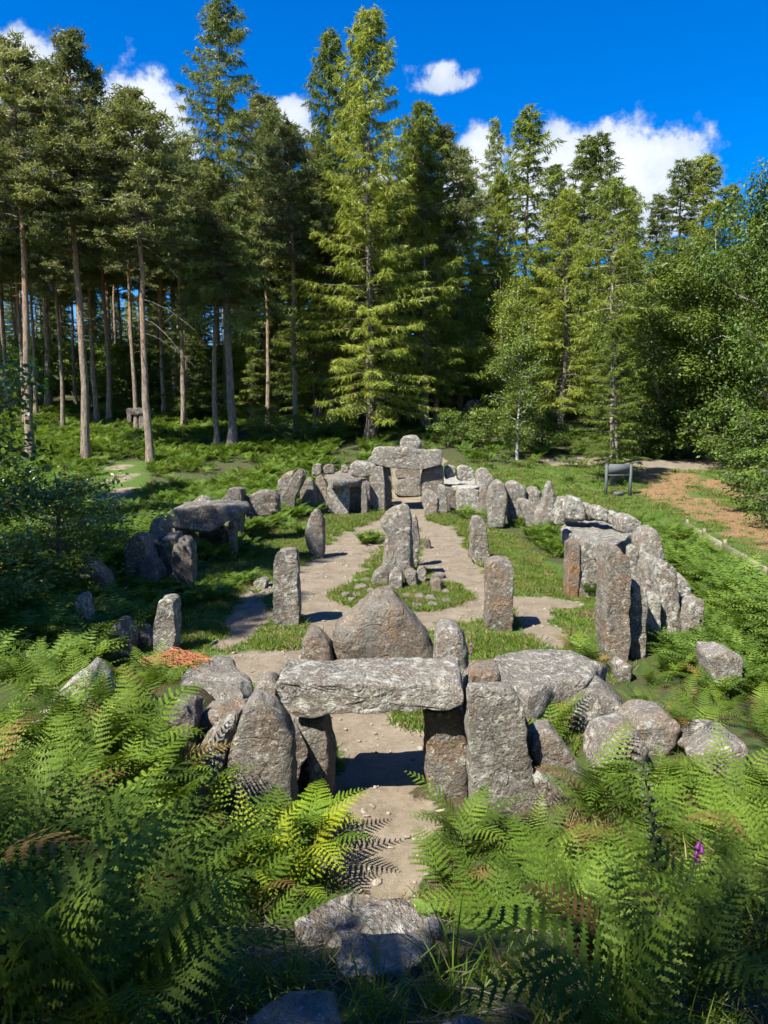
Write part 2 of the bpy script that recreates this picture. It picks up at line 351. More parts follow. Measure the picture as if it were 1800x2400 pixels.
# ------------------------------------------------------------------ paths and ground sheet
def W(reg, *pts): return [on_flat(*src(reg, *p)) for p in pts]
def seg_dist(X, Yy, line):
    d = np.full(np.shape(X), 1e9)
    for (x0, y0, r0), (x1, y1, r1) in zip(line[:-1], line[1:]):
        vx, vy = x1 - x0, y1 - y0; L = vx * vx + vy * vy + 1e-9
        t = np.clip(((X - x0) * vx + (Yy - y0) * vy) / L, 0, 1)
        d = np.minimum(d, np.hypot(X - x0 - t * vx, Yy - y0 - t * vy) - (r0 + (r1 - r0) * t))
    return d
def road(reg, pts): return [(*on_flat(*src(reg, x, y)), r) for x, y, r in pts]
path_lines = [
    [(0.1, 5.0, 0.25), (0.02, 6.3, 0.36), (0.0, 7.3, 0.5), (0.0, 8.2, 0.62), (0.0, 9.4, 0.62), (-0.5, 10.2, 0.7), (-1.6, 11.0, 0.5), (-2.2, 11.9, 0.4)],
    road('V', [(560, 1425, 0.67), (620, 1420, 0.49), (690, 1400, 0.32), (720, 1340, 0.42), (690, 1290, 0.87), (690, 1250, 0.87), (740, 1200, 0.91), (775, 1165, 0.98), (815, 1140, 0.98), (880, 1118, 0.87), (885, 1090, 0.98), (885, 1070, 1.23), (900, 1060, 1.96)]),
    road('V', [(880, 1118, 0.74), (935, 1140, 0.87), (960, 1190, 0.91), (990, 1240, 0.91), (1015, 1290, 0.80), (975, 1330, 0.62), (880, 1345, 0.55), (800, 1338, 0.55), (720, 1335, 0.55), (690, 1300, 0.74)]),
    road('V', [(1015, 1295, 0.74), (1080, 1302, 0.52), (1150, 1300, 0.52), (1215, 1305, 0.42)]),
    road('V', [(1150, 1310, 0.49), (1165, 1360, 0.42), (1190, 1390, 0.49)]),
    road('V', [(500, 1385, 0.42), (540, 1340, 0.36), (545, 1290, 0.36), (570, 1265, 0.42), (650, 1275, 0.62)]),
    road('V', [(266, 1062, 0.40), (258, 1095, 0.63), (262, 1115, 0.68)]),
    road('V', [(1200, 1060, 1.11), (1330, 1058, 1.58), (1420, 1060, 2.20), (1540, 1052, 2.33), (1720, 1045, 2.70)]),
]
chip_lines = [road('V', [(1395, 1068, 1.6), (1450, 1085, 1.6), (1530, 1118, 1.5), (1640, 1165, 1.3), (1760, 1220, 1.2)]),
              road('V', [(1480, 1072, 1.6), (1560, 1080, 1.4), (1640, 1095, 1.0)])]
isl_c = on_flat(*src('V', 862, 1283)); isl_r = 1.06 * abs(on_flat(*src('V', 1005, 1290))[0] - isl_c[0])
def masks(x, y):
    x = np.asarray(x, float); y = np.asarray(y, float)
    wob = 0.24 * fbm2(x, y, 1.5, 11, 4)
    pd = np.min([seg_dist(x, y, l) for l in path_lines], axis=0)
    isl = np.hypot(x - isl_c[0], y - isl_c[1]) - isl_r
    pd = np.minimum(pd, np.abs(isl - .26) - .26)      # trodden ring round the grass island
    pd = np.maximum(pd, -isl)
    path = 1 - sstep(-0.16, 0.16, pd + wob)
    chip = 1 - sstep(-0.5, 0.5, np.min([seg_dist(x, y, l) for l in chip_lines], axis=0) + 2.6 * wob)
    e = np.sqrt((x / 5.4) ** 2 + ((y - 22) / 14.5) ** 2)
    lawn = 1 - sstep(0.9, 1.05, e + 0.4 * wob)
    right = sstep(6.2, 7.4, x) * sstep(17, 22, y) * (1 - sstep(44, 52, y))
    back = sstep(-2, 1, x) * sstep(36, 39, y) * (1 - sstep(45, 52, y))
    leftp = (1 - sstep(0.0, 2.5, seg_dist(x, y, path_lines[6]) + 2 * wob))
    lawn = np.clip(np.maximum.reduce([lawn, right, back, leftp * 0.9]), 0, 1)
    return path, chip, lawn, pd, isl
def build_ground():
    xs = np.concatenate([-np.geomspace(420, 9.6, 46), np.arange(-9.4, 9.41, 0.13), np.geomspace(9.6, 420, 46)])
    ys = np.concatenate([-np.geomspace(120, 1, 16), np.arange(0.0, 30, 0.13), np.arange(30, 62, 0.4), np.geomspace(62.4, 460, 40)])
    X, Y = np.meshgrid(xs, ys); Z = ground_z(X, Y)
    p, c, l, pd, isl = masks(X, Y)
    Z = Z - 0.035 * p
    nx = len(xs); V = np.stack([X.ravel(), Y.ravel(), Z.ravel()], 1)
    i, j = np.meshgrid(np.arange(nx - 1), np.arange(len(ys) - 1)); a = (j * nx + i).ravel()
    F = np.stack([a, a + 1, a + nx + 1, a + nx], 1)
    pf = p.ravel()[F].mean(1) > 0.5; cf = (c.ravel()[F].mean(1) > 0.5) & ~pf
    for nm, sel in (('ground', ~pf & ~cf), ('path', pf), ('woodchip_path', cf)):
        Fs = F[sel]; used = np.unique(Fs); remap = np.zeros(len(V), np.int64); remap[used] = np.arange(len(used))
        me = mesh_from(nm, V[used], remap[Fs], smooth=True)
        for an, arr in (('path', p), ('chip', c), ('lawn', l)):
            at = me.attributes.new(an, 'FLOAT', 'POINT'); at.data.foreach_set('value', arr.ravel()[used].astype(np.float32))
        link(nm, me, M['ground'], kind='structure')
build_ground()

# ------------------------------------------------------------------ stones
STONES = []      # footprints (x, y, r) so that plants keep off them
def chaikin(P, r=0.22):
    Q = np.roll(P, -1, 0); out = np.empty((len(P) * 2, P.shape[1])); out[0::2] = P * (1 - r) + Q * r; out[1::2] = P * r + Q * (1 - r); return out
def resample(P, n):
    Q = np.vstack([P, P[:1]]); s = np.r_[0, np.cumsum(np.linalg.norm(np.diff(Q, axis=0), axis=1))]
    t = np.linspace(0, s[-1], n, endpoint=False); return np.stack([np.interp(t, s, Q[:, k]) for k in range(P.shape[1])], 1)
_sid = [0]
def stone(label, reg, pts, base=None, Y=None, t=0.6, p=5.0, top=None, ex=0.0, ez=0.0, name='standing_stone', cat='stone', group=None,
          lich=0.5, brown=0.35, dark=0.25, amp=1.0, n=None, sink=True, dy=0.0, chips=12):
    """pts: outline as seen; upright stones lie in the vertical plane through `base`, flat slabs (top=z) in a level plane"""
    _sid[0] += 1; seed = _sid[0]
    S = [src(reg, x, y) for x, y in pts]
    if top is None:
        if Y is None: Y = on_ground(*src(reg, *base))[1] + dy
        P2 = np.array([at_depth(x, y, Y) for x, y in S])
    else: P2 = np.array([on_flat(x, y, top) for x, y in S])
    ar = 0.5 * np.sum(P2[:, 0] * np.roll(P2[:, 1], -1) - np.roll(P2[:, 0], -1) * P2[:, 1])
    if ar < 0: P2 = P2[::-1]
    if top is None and sink:      # carry the foot into the ground
        g = gz(P2[:, 0].mean(), Y + t / 2); low = P2[:, 1].min(); hgt = P2[:, 1].max() - low
        if low > g - 0.12 and low < g + 0.9:
            k = (P2[:, 1] < low + 0.25 * hgt); P2[k, 1] -= (low - (g - 0.12))
    P2 = chaikin(P2, 0.13); ext = np.ptp(P2, axis=0)
    N = n or int(np.clip(np.linalg.norm(ext) * 44, 48, 120)); P2 = resample(P2, N)
    c = (P2.max(0) + P2.min(0)) / 2; half2 = np.maximum(ext / 2, 0.03)
    if name == 'wall_stone': p += 1.6; amp *= 1.5; chips += 8
    elif name == 'boulder': p += 0.9; amp *= 1.25; chips += 4
    bk = float(np.clip(0.58 - 0.16 * (p - 2.4), 0.07, 0.58)); bev = min(bk * half2.min(), 0.45 * t, 0.40)
    prof = [(bev * (1 - math.sin(a)), bev * (1 - math.cos(a))) for a in np.linspace(0.0, math.pi / 2, 6)]        # (inset, depth)
    prof = [(i_, d_) for i_, d_ in prof]
    midd = np.linspace(prof[-1][1], t - prof[-1][1], 8)[1:-1]
    prof = prof + [(0.0, d_) for d_ in midd] + [(i_, t - d_) for i_, d_ in prof[::-1]]
    rings = []
    for ins, dep in prof:
        R = c + (P2 - c) * np.maximum(1 - ins / half2, 0.05)
        if top is None: rings.append(np.stack([R[:, 0] + ex * dep, np.full(N, Y + dep), R[:, 1] + ez * dep], 1))
        else: rings.append(np.stack([R[:, 0], R[:, 1], np.full(N, top - dep)], 1))
    # inner rings so that faces carry detail
    def inner(R, cc, fr): return [cc + (R - cc) * f for f in fr]
    fr = [0.3, 0.6, 0.82]
    c0 = rings[0].mean(0); c1 = rings[-1].mean(0)
    rings = inner(rings[0], c0, fr) + rings + inner(rings[-1], c1, fr[::-1])
    V = np.concatenate(rings + [c0[None], c1[None]])
    size = min(ext.min(), t) + 0.25 * ext.max(); a = 0.034 * size * amp
    so = np.array([seed * 7.31, seed * 3.7, seed * 1.9])
    D = np.stack([fbm(V / size * 1.1 + so + 31 * k, seed + k, 3) for k in range(3)], 1) * a
    rid = np.stack([np.abs(fbm(V / size * 2.6 + so + 57 * k, seed + 9 + k, 3)) - 0.4 for k in range(3)], 1) * a * 0.8
    fine = np.stack([fbm(V * 7.0 + so + 77 * k, seed + 20 + k, 3) for k in range(3)], 1) * 0.016
    V = V + D - rid
    # chip edges and corners with flat fracture planes
    mid = (V.max(0) + V.min(0)) / 2; half = np.ptp(V, axis=0) / 2; U = (V - mid) / half; rgp = np.random.default_rng(seed)
    for c_ in range(chips):
        d = rgp.normal(size=3); d[np.argmin(np.abs(d))] *= rgp.uniform(0, .6); d = d / np.linalg.norm(d)
        pr = U @ d; lim = pr.max() * rgp.uniform(0.885, 0.98); over = np.maximum(pr - lim, 0); U = U - over[:, None] * d * 0.97
    V = mid + U * half + fine
    nr = len(rings); i = np.arange(nr - 1)[:, None] * N; j = np.arange(N)[None]; j2 = (j + 1) % N
    F = np.stack([i + j, i + j2, i + N + j2, i + N + j], -1).reshape(-1, 4)
    a0, a1 = nr * N, nr * N + 1; jj = np.arange(N); jj2 = (jj + 1) % N
    capA = np.stack([np.full(N, a0), jj2, jj], 1); capB = np.stack([np.full(N, a1), jj + (nr - 1) * N, jj2 + (nr - 1) * N], 1)
    org = np.array([V[:, 0].mean(), V[:, 1].mean(), V[:, 2].min()]); V = V - org
    # orient faces outwards
    F = F if top is None else F[:, ::-1]
    if top is not None: capA, capB = capA[:, ::-1], capB[:, ::-1]
    me = bpy.data.meshes.new(name); me.from_pydata(V.tolist(), [], F.tolist() + capA.tolist() + capB.tolist())
    me.polygons.foreach_set('use_smooth', np.ones(len(me.polygons), bool)); me.update(); me.set_sharp_from_angle(angle=math.radians(48))
    o = link(name, me, M['stone'], label=label, cat=cat, group=group, loc=org)
    o['lichen'] = lich; o['brown'] = brown; o['dark'] = dark
    wx, wy = np.ptp(V[:, 0]), np.ptp(V[:, 1])
    cx, cy = org[0], org[1]
    m = max(1, int(round(max(wx, wy) / max(min(wx, wy), 0.3))))
    for q in range(m):
        f = (q + 0.5) / m - 0.5
        STONES.append((cx + (wx * f if wx >= wy else 0), cy + (wy * f if wy > wx else 0), min(wx, wy) * 0.5))
    return o

# -- near trilithon (the tomb mouth)
stone('long lichen-spotted lintel slab spanning the low doorway nearest the viewer', 'S', [(647, 1612), (650, 1600), (760, 1602), (900, 1598), (1000, 1600), (1085, 1596), (1090, 1625), (1089, 1662), (1040, 1670), (950, 1664), (860, 1668), (766, 1669), (730, 1680), (690, 1681), (655, 1650)], Y=7.55, t=0.8, p=7, name='lintel_stone', cat='lintel', lich=0.9, brown=.2, n=120, sink=False, chips=6)
stone('broad rounded-top slab leaning beside the left jamb of the near doorway', 'D', [(490, 1150), (500, 930), (560, 760), (600, 600), (650, 540), (700, 530), (830, 590), (910, 660), (940, 760), (935, 1000), (925, 1180), (700, 1230)], Y=7.25, t=0.42, p=4.5, name='upright_slab', lich=.6)
stone('narrow left jamb stone under the near lintel, dark gap beside it', 'D', [(950, 680), (1110, 668), (1140, 760), (1185, 930), (1180, 1130), (1040, 1150), (1028, 900), (965, 740)], Y=7.62, t=0.55, p=6, name='jamb_stone', lich=.55)
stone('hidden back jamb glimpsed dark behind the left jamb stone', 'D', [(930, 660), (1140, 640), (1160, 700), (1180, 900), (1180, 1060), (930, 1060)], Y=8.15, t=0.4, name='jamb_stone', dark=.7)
stone('rust-brown right jamb stone under the near lintel', 'E', [(132, 620), (250, 615), (375, 603), (405, 760), (425, 1000), (410, 1180), (180, 1220), (150, 1130), (145, 850)], Y=7.72, t=0.55, p=7, name='jamb_stone', lich=.55, brown=1.0)
stone('tall flat grey slab standing right of the near doorway, pale and speckled', 'E', [(410, 560), (425, 460), (690, 450), (745, 510), (790, 630), (797, 830), (830, 1010), (860, 1180), (800, 1260), (500, 1280), (425, 1160), (415, 800)], Y=7.35, t=0.36, p=6, name='upright_slab', lich=.7, brown=.1)
stone('brown block wedged behind the tall flat slab at the lintel end', 'E', [(395, 365), (630, 352), (650, 450), (640, 640), (410, 640)], Y=8.0, t=0.5, name='block_stone', brown=1.0, lich=.5)
stone('mottled stone peeping up behind the left end of the near lintel', 'D', [(655, 560), (680, 440), (740, 395), (810, 400), (830, 480), (820, 640), (670, 640)], Y=8.25, t=0.5, p=3.5, name='boulder', lich=.7)
# -- stones round the doorway
stone('big brown triangular stone standing alone behind the near lintel', 'V', [(718, 1440), (720, 1368), (762, 1330), (815, 1284), (845, 1284), (890, 1325), (930, 1375), (943, 1415), (943, 1450), (830, 1462)], Y=10.9, t=0.75, p=4, name='triangular_stone', lich=.4, brown=.5)
stone('rounded lichen-spotted stone just right of the big triangular stone', 'E', [(190, 220), (200, 80), (260, 42), (330, 60), (390, 130), (415, 220), (412, 380), (300, 420), (195, 400)], Y=10.5, t=0.55, p=3, name='rounded_stone', lich=.75, brown=.5)
stone('small rounded upright stone just left of the big triangular stone', 'D', [(972, 390), (975, 220), (1010, 120), (1050, 90), (1090, 100), (1190, 200), (1197, 300), (1190, 400)], Y=10.8, t=0.6, p=3, name='rounded_stone', lich=.5, brown=.6)
stone('wide flat grey slab lying propped to the right of the near doorway', 'E', [(425, 318), (540, 252), (700, 215), (890, 178), (1010, 196), (1150, 200), (1310, 262), (1255, 340), (1195, 395), (1000, 400), (800, 470), (650, 420)], top=0.95, t=0.5, p=5, name='fallen_slab', lich=.75, brown=.1, n=120)
stone('dark under-block holding up the wide flat slab', 'E', [(930, 400), (1190, 380), (1190, 470), (1120, 540), (960, 520)], Y=9.4, t=.9, name='block_stone', dark=.5)
stone('wide flat-topped boulder lying left of the near doorway', 'D', [(160, 345), (300, 290), (430, 225), (560, 232), (572, 275), (645, 345), (670, 415), (630, 470), (520, 480), (400, 500), (230, 500)], top=0.8, t=0.85, p=4, name='fallen_slab', lich=.55, brown=.15, n=110)
stone('leaning split slab at the left foot of the tomb mouth', 'D', [(230, 1040), (380, 880), (520, 740), (590, 685), (570, 790), (510, 890), (430, 1050), (300, 1090)], Y=7.3, t=0.5, p=4, name='leaning_slab', lich=.9, ex=-.3)
stone('low brown earth-stained stone behind the leaning split slab', 'D', [(340, 640), (470, 610), (590, 640), (570, 740), (430, 820), (330, 760)], Y=7.9, t=0.6, p=3, name='boulder', brown=.9)
stone('leaning slab propped against the right side of the tomb mouth', 'E', [(812, 870), (850, 760), (960, 738), (1060, 860), (1130, 950), (1222, 1080), (1225, 1180), (1140, 1230), (1000, 1075), (860, 990)], Y=7.55, t=0.45, p=5, name='leaning_slab', lich=.5, brown=.4)
stone('pale wedge stone under the right leaning slab', 'E', [(840, 1000), (980, 1085), (1110, 1200), (1000, 1240), (880, 1220)], Y=7.3, t=0.4, p=3.5, name='wedge_stone', lich=.8)
stone('domed grey boulder among the ferns right of the leaning slab', 'E', [(1055, 760), (1090, 600), (1170, 530), (1300, 490), (1400, 560), (1490, 670), (1450, 760), (1300, 800), (1100, 820)], Y=8.6, t=0.9, p=2.6, name='boulder', lich=.7, brown=.1)
stone('rust-streaked boulder behind the dark foxglove stalk', 'E', [(1238, 1000), (1290, 870), (1400, 790), (1500, 768), (1560, 800), (1605, 880), (1600, 1000), (1520, 1100), (1300, 1180), (1240, 1110)], Y=7.4, t=0.8, p=2.6, name='boulder', lich=.8, brown=.9)
stone('pointed boulder joining the rust-streaked boulder in the ferns', 'R', [(1070, 1150), (1130, 1100), (1250, 1070), (1310, 1110), (1290, 1200), (1200, 1245), (1120, 1210)], Y=8.0, t=0.8, p=2.6, name='boulder', lich=.6, brown=.5)
stone('low half-buried boulder at the right edge below the ferns', 'R', [(1335, 1250), (1430, 1190), (1500, 1178), (1600, 1210), (1570, 1270), (1420, 1300)], Y=7.6, t=0.7, p=2.5, name='boulder', lich=.7, brown=.3)
stone('slab edge showing through ferns above the right boulders', 'R', [(1395, 800), (1490, 785), (1570, 830), (1565, 880), (1450, 860)], Y=10.8, t=0.7, p=3, name='boulder', lich=.8)
stone('white-topped pyramid stone poking out of the left ferns', 'L', [(190, 1010), (260, 940), (330, 885), (365, 920), (395, 970), (412, 1060), (270, 1060)], Y=7.9, t=0.7, p=2.8, name='boulder', lich=1.0, brown=.1)
stone('pale low stone at the far left edge of the ferns', 'L', [(95, 1115), (140, 1085), (190, 1090), (180, 1120), (110, 1130)], Y=7.3, t=0.4, p=2.5, name='boulder', lich=1.0)
stone('shadowed low stone in the ferns left of the tomb', 'D', [(110, 620), (160, 560), (260, 590), (300, 680), (260, 760), (130, 740)], Y=7.6, t=0.5, p=3, name='boulder', dark=.7)
# -- inner standing stones
stone('front left standing pillar of the inner court, flat-topped', 'B', [(1350, 640), (1365, 600), (1480, 572), (1502, 600), (1510, 800), (1525, 960), (1512, 1066), (1380, 1062), (1350, 1000)], base=(1440, 1066), t=0.5, p=7, lich=.75)
stone('front right standing pillar of the inner court, brown and square', 'C', [(120, 790), (135, 740), (200, 718), (285, 730), (290, 900), (287, 1100), (277, 1195), (110, 1172), (115, 930)], base=(195, 1190), t=0.52, p=7, lich=.55, brown=.8)
stone('rear left standing stone with a rounded shoulder beside the path', 'A', [(318, 690), (340, 600), (365, 552), (395, 535), (425, 575), (442, 620), (441, 780), (432, 848), (395, 852), (345, 832), (318, 740)], base=(390, 850), t=0.55, p=4, lich=.7, brown=.4)
stone('rear right standing stone, slim and grey on the bright grass', 'C', [(14, 480), (30, 450), (70, 440), (100, 470), (120, 560), (135, 690), (117, 742), (40, 747), (10, 700)], base=(70, 745), t=0.55, p=4.5, lich=.75)
stone('short pale standing stone beside the heap of dead bracken', 'B', [(570, 1140), (590, 1040), (612, 905), (650, 890), (685, 895), (710, 910), (722, 990), (726, 1110), (716, 1250), (568, 1262)], base=(645, 1255), t=0.45, p=5, lich=.9)
# -- central monument
stone('tall cracked central pillar on its ring of boulders', 'A', [(803, 620), (850, 545), (900, 515), (950, 505), (985, 525), (1005, 580), (1015, 680), (1022, 800), (1022, 945), (940, 955), (815, 940), (830, 840), (832, 700), (810, 660)], base=(930, 1000), dy=0.35, t=0.62, p=4.5, name='central_pillar', lich=.75, brown=.5)
stone('thin slab standing close behind the central pillar', 'A', [(995, 570), (1045, 575), (1055, 660), (1062, 740), (1040, 800), (1000, 800)], base=(1035, 900), t=0.4, p=4, name='upright_slab', lich=.8)
stone('rounded boulder at the left foot of the central pillar', 'A', [(738, 1010), (770, 950), (830, 928), (866, 950), (862, 1010), (745, 1035)], base=(800, 1030), t=0.55, p=3, name='boulder', lich=.6)
stone('squarish block at the front foot of the central pillar', 'A', [(862, 965), (900, 925), (940, 935), (958, 975), (952, 1058), (868, 1062)], base=(910, 1060), t=0.5, p=3.5, name='boulder', lich=.7)
stone('round-topped boulder right of the squarish block at the pillar foot', 'A', [(958, 965), (1000, 935), (1040, 950), (1047, 1042), (968, 1048)], base=(1000, 1045), t=0.5, p=3.2, name='boulder', lich=.6)
stone('leaning boulder at the right foot of the central pillar', 'A', [(1040, 940), (1080, 908), (1105, 945), (1105, 1010), (1048, 1020)], base=(1075, 1015), t=0.5, p=3, name='boulder', lich=.5)
stone('low brown boulder on the right rim of the round grass island', 'A', [(1128, 1005), (1180, 988), (1218, 1020), (1215, 1072), (1135, 1085)], base=(1175, 1078), t=0.5, p=2.8, name='boulder', brown=.7)
stone('small dark stone on the grass behind the central pillar', 'A', [(1090, 770), (1100, 735), (1128, 735), (1138, 780), (1110, 790)], base=(1112, 785), t=0.4, p=2.6, name='boulder', dark=.9, lich=.1)
for k, (x, y, rx) in enumerate([(680, 1025, 40), (655, 1078, 30), (575, 1078, 26), (800, 1072, 36), (865, 1082, 30), (975, 1085, 34), (1060, 1090, 32), (740, 1055, 28), (1130, 1100, 34), (1230, 1060, 26), (700, 1120, 30), (620, 1110, 22), (1050, 1145, 38), (1150, 1140, 34), (1230, 1115, 28), (1190, 950, 34), (720, 985, 26)]):
    px, py = src('A', x, y); gx, gy = on_flat(px, py, 0.1)
    rw = rx / 2.765 / FPX * gy
    rg = random.Random(k)
    pts = [(x + 1.25 * rx * rg.uniform(.85, 1.1) * math.cos(a), y + rx * .42 * rg.uniform(.8, 1.15) * math.sin(a)) for a in np.linspace(0, 6.283, 9)[:-1]]
    stone('flat edging stone half sunk in the round grass island', 'A', pts, top=gz(gx, gy) + 0.06 + 0.03 * rg.random(), t=0.2, p=4, name='edging_stone', group='edging stones of the round grass island', lich=.35, n=30)
# -- far gate
YG = on_ground(*src('A', 850, 545))[1]
stone('massive far lintel laid across the gateway at the far end', 'A', [(752, 175), (775, 133), (960, 140), (1100, 152), (1215, 150), (1215, 245), (1120, 272), (1040, 282), (930, 268), (830, 266), (765, 245)], Y=YG + .2, t=1.1, p=7, name='lintel_stone', cat='lintel', lich=.8, brown=.4, sink=False)
stone('broad pale left post of the far gateway', 'A', [(735, 262), (820, 258), (832, 320), (840, 560), (755, 560), (740, 470)], Y=YG, t=0.9, p=6, name='gate_post', lich=.75)
stone('inner jamb of the far gateway standing in its own shadow, left side', 'A', [(815, 268), (872, 270), (880, 500), (850, 555), (825, 540)], Y=YG + .5, t=0.9, p=6, name='gate_post', lich=.4, dark=.4)
stone('right post of the far gateway, brownish, behind the white-capped chamber', 'A', [(1078, 285), (1120, 266), (1218, 240), (1225, 330), (1215, 560), (1085, 560)], Y=YG + .6, t=0.9, p=5, name='gate_post', lich=.5, brown=.7)
YS = 41.5
stone('round boulder perched on top of the stack beyond the far lintel', 'A', [(934, 125), (940, 90), (955, 68), (1000, 58), (1050, 64), (1072, 100), (1076, 150), (1000, 160), (934, 150)], Y=YS, t=1.2, p=3, name='boulder', lich=.8, sink=False)
stone('squared block hidden mid-stack beyond the far gateway', 'A', [(910, 150), (1070, 150), (1075, 270), (905, 270)], Y=YS - .05, t=1.3, p=5, name='block_stone', sink=False)
stone('brown block seen through the far gateway, upper of two', 'A', [(903, 275), (1060, 272), (1068, 330), (910, 336)], Y=YS - .1, t=1.4, p=6, name='block_stone', brown=.8, sink=False)
stone('pale bottom block of the stack seen through the far gateway', 'A', [(905, 338), (1075, 332), (1085, 400), (900, 404)], Y=YS - .15, t=1.5, p=6, name='block_stone', lich=.7)
# -- far left chamber and ring
YL = on_ground(*src('A', 600, 570))[1]
def z_at(reg, x, y, Y): return at_depth(*src(reg, x, y), Y)[1]
stone('grey flat capstone roofing the small chamber left of the far gateway', 'A', [(433, 302), (500, 284), (610, 274), (700, 288), (735, 338), (600, 352), (480, 360)], top=z_at('A', 590, 352, YL), t=0.42, p=5, name='capstone', cat='capstone', lich=.6, n=80)
stone('sunlit white front slab of the far left chamber', 'A', [(460, 378), (590, 378), (606, 400), (605, 570), (560, 560), (465, 545)], Y=YL, t=0.4, p=6, name='upright_slab', lich=1.0)
stone('dark back slab inside the far left chamber', 'A', [(600, 372), (740, 350), (745, 540), (600, 570)], Y=YL + 1.2, t=0.4, name='upright_slab', dark=.6)  # stone darkened to paint in the shade inside the chamber
stone('slim post in the mouth of the far left chamber', 'A', [(684, 370), (718, 365), (722, 550), (682, 560)], Y=YL + .1, t=0.35, p=5, name='upright_slab', lich=.4)
stone('brown shouldered stone left of the far left chamber', 'A', [(385, 345), (420, 308), (455, 345), (470, 470), (465, 545), (395, 545)], Y=YL + .2, t=.7, p=4, name='upright_stone', lich=.6, brown=.7)
stone('round knob stone topping the far wall, first from the fern side', 'A', [(360, 280), (370, 250), (392, 236), (420, 250), (428, 320), (362, 320)], Y=YL + 2.2, t=.8, p=3, name='wall_stone', lich=.6)
stone('mossy round knob stone topping the far wall, second from the fern side', 'A', [(432, 275), (440, 252), (470, 243), (508, 258), (508, 310), (435, 310)], Y=YL + 2.4, t=.8, p=3, name='wall_stone', lich=.4)
stone('smallest knob stone topping the far wall behind the left capstone', 'A', [(552, 270), (560, 250), (575, 245), (598, 268), (598, 300), (552, 300)], Y=YL + 2.3, t=.6, p=3, name='wall_stone', lich=.6)
stone('broad wall stone between the left capstone and the far lintel', 'A', [(608, 265), (640, 226), (700, 226), (752, 238), (775, 262), (780, 330), (620, 330)], Y=YL + 1.7, t=1.0, p=3.5, name='wall_stone', lich=.8, brown=.3)
stone('pale shoulder stone tucked against the far lintel, left end', 'A', [(715, 230), (745, 190), (775, 190), (790, 260), (720, 262)], Y=YG + 1.2, t=.8, p=3.5, name='wall_stone', lich=1.0)
stone('large dark slab leaning left at the far end of the shaded wall', 'A', [(108, 610), (170, 420), (240, 310), (290, 265), (332, 300), (300, 380), (262, 450), (235, 600)], base=(170, 590), t=.6, p=4.5, name='leaning_slab', dark=.6, lich=.4)
stone('dark upright stone beside the large leaning slab', 'A', [(284, 400), (330, 330), (372, 342), (392, 480), (388, 575), (292, 575)], base=(340, 575), t=.6, p=4, name='upright_stone', dark=.5, lich=.4)
stone('light brown stone behind the large leaning slab', 'A', [(138, 365), (190, 300), (240, 285), (240, 350), (200, 440), (140, 440)], Y=YL + 1.2, t=.8, p=3.5, name='wall_stone', lich=.6, brown=.5)
# -- left dolmen and shaded ring
YD = on_ground(*src('B', 1085, 640))[1]
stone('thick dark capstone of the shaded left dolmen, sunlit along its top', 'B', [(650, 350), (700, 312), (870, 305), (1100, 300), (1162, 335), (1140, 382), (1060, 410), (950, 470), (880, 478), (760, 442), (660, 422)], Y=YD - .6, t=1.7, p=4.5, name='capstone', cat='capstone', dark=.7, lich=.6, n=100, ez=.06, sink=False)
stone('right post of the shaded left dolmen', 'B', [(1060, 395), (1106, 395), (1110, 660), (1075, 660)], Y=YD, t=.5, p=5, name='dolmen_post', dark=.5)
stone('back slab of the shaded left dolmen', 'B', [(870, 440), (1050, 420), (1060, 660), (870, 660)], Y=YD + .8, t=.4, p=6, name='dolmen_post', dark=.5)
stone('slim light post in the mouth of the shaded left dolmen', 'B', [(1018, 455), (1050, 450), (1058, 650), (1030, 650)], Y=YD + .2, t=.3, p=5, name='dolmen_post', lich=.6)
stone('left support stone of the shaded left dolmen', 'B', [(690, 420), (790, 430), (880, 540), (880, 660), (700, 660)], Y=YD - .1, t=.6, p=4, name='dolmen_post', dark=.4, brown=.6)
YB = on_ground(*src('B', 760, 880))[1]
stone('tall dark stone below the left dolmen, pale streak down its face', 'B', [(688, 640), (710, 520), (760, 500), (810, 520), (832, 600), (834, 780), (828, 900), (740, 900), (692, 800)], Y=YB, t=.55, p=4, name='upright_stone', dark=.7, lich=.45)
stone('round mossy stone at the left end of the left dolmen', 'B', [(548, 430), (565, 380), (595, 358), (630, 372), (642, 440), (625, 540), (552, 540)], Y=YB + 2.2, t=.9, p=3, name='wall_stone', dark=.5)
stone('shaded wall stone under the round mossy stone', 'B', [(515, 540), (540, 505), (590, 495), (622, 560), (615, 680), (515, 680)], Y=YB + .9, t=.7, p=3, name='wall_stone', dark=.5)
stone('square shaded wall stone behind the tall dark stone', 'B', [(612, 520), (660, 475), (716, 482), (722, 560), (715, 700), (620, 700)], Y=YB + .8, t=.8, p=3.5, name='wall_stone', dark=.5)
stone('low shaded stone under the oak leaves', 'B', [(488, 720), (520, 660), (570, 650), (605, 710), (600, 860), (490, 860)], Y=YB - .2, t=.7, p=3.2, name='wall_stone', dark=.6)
stone('narrow lit stone at the far left among the oak leaves', 'B', [(58, 930), (75, 885), (105, 880), (132, 960), (155, 1090), (162, 1200), (70, 1200)], Y=on_ground(*src('B', 110, 1200))[1], t=.5, p=4, name='upright_stone', lich=.9)
stone('small lit stone in the dark under the oak', 'B', [(215, 905), (250, 872), (292, 880), (302, 990), (225, 990)], Y=YB - 1.6, t=.4, p=3, name='boulder', brown=.5)
Y6 = on_ground(*src('B', 340, 1265))[1]
stone('pointed grey boulder left of the short pale standing stone', 'B', [(243, 1190), (280, 1120), (325, 1052), (350, 1055), (375, 1100), (420, 1155), (432, 1260), (300, 1285), (243, 1270)], Y=Y6, t=.7, p=3.2, name='boulder', lich=.8)
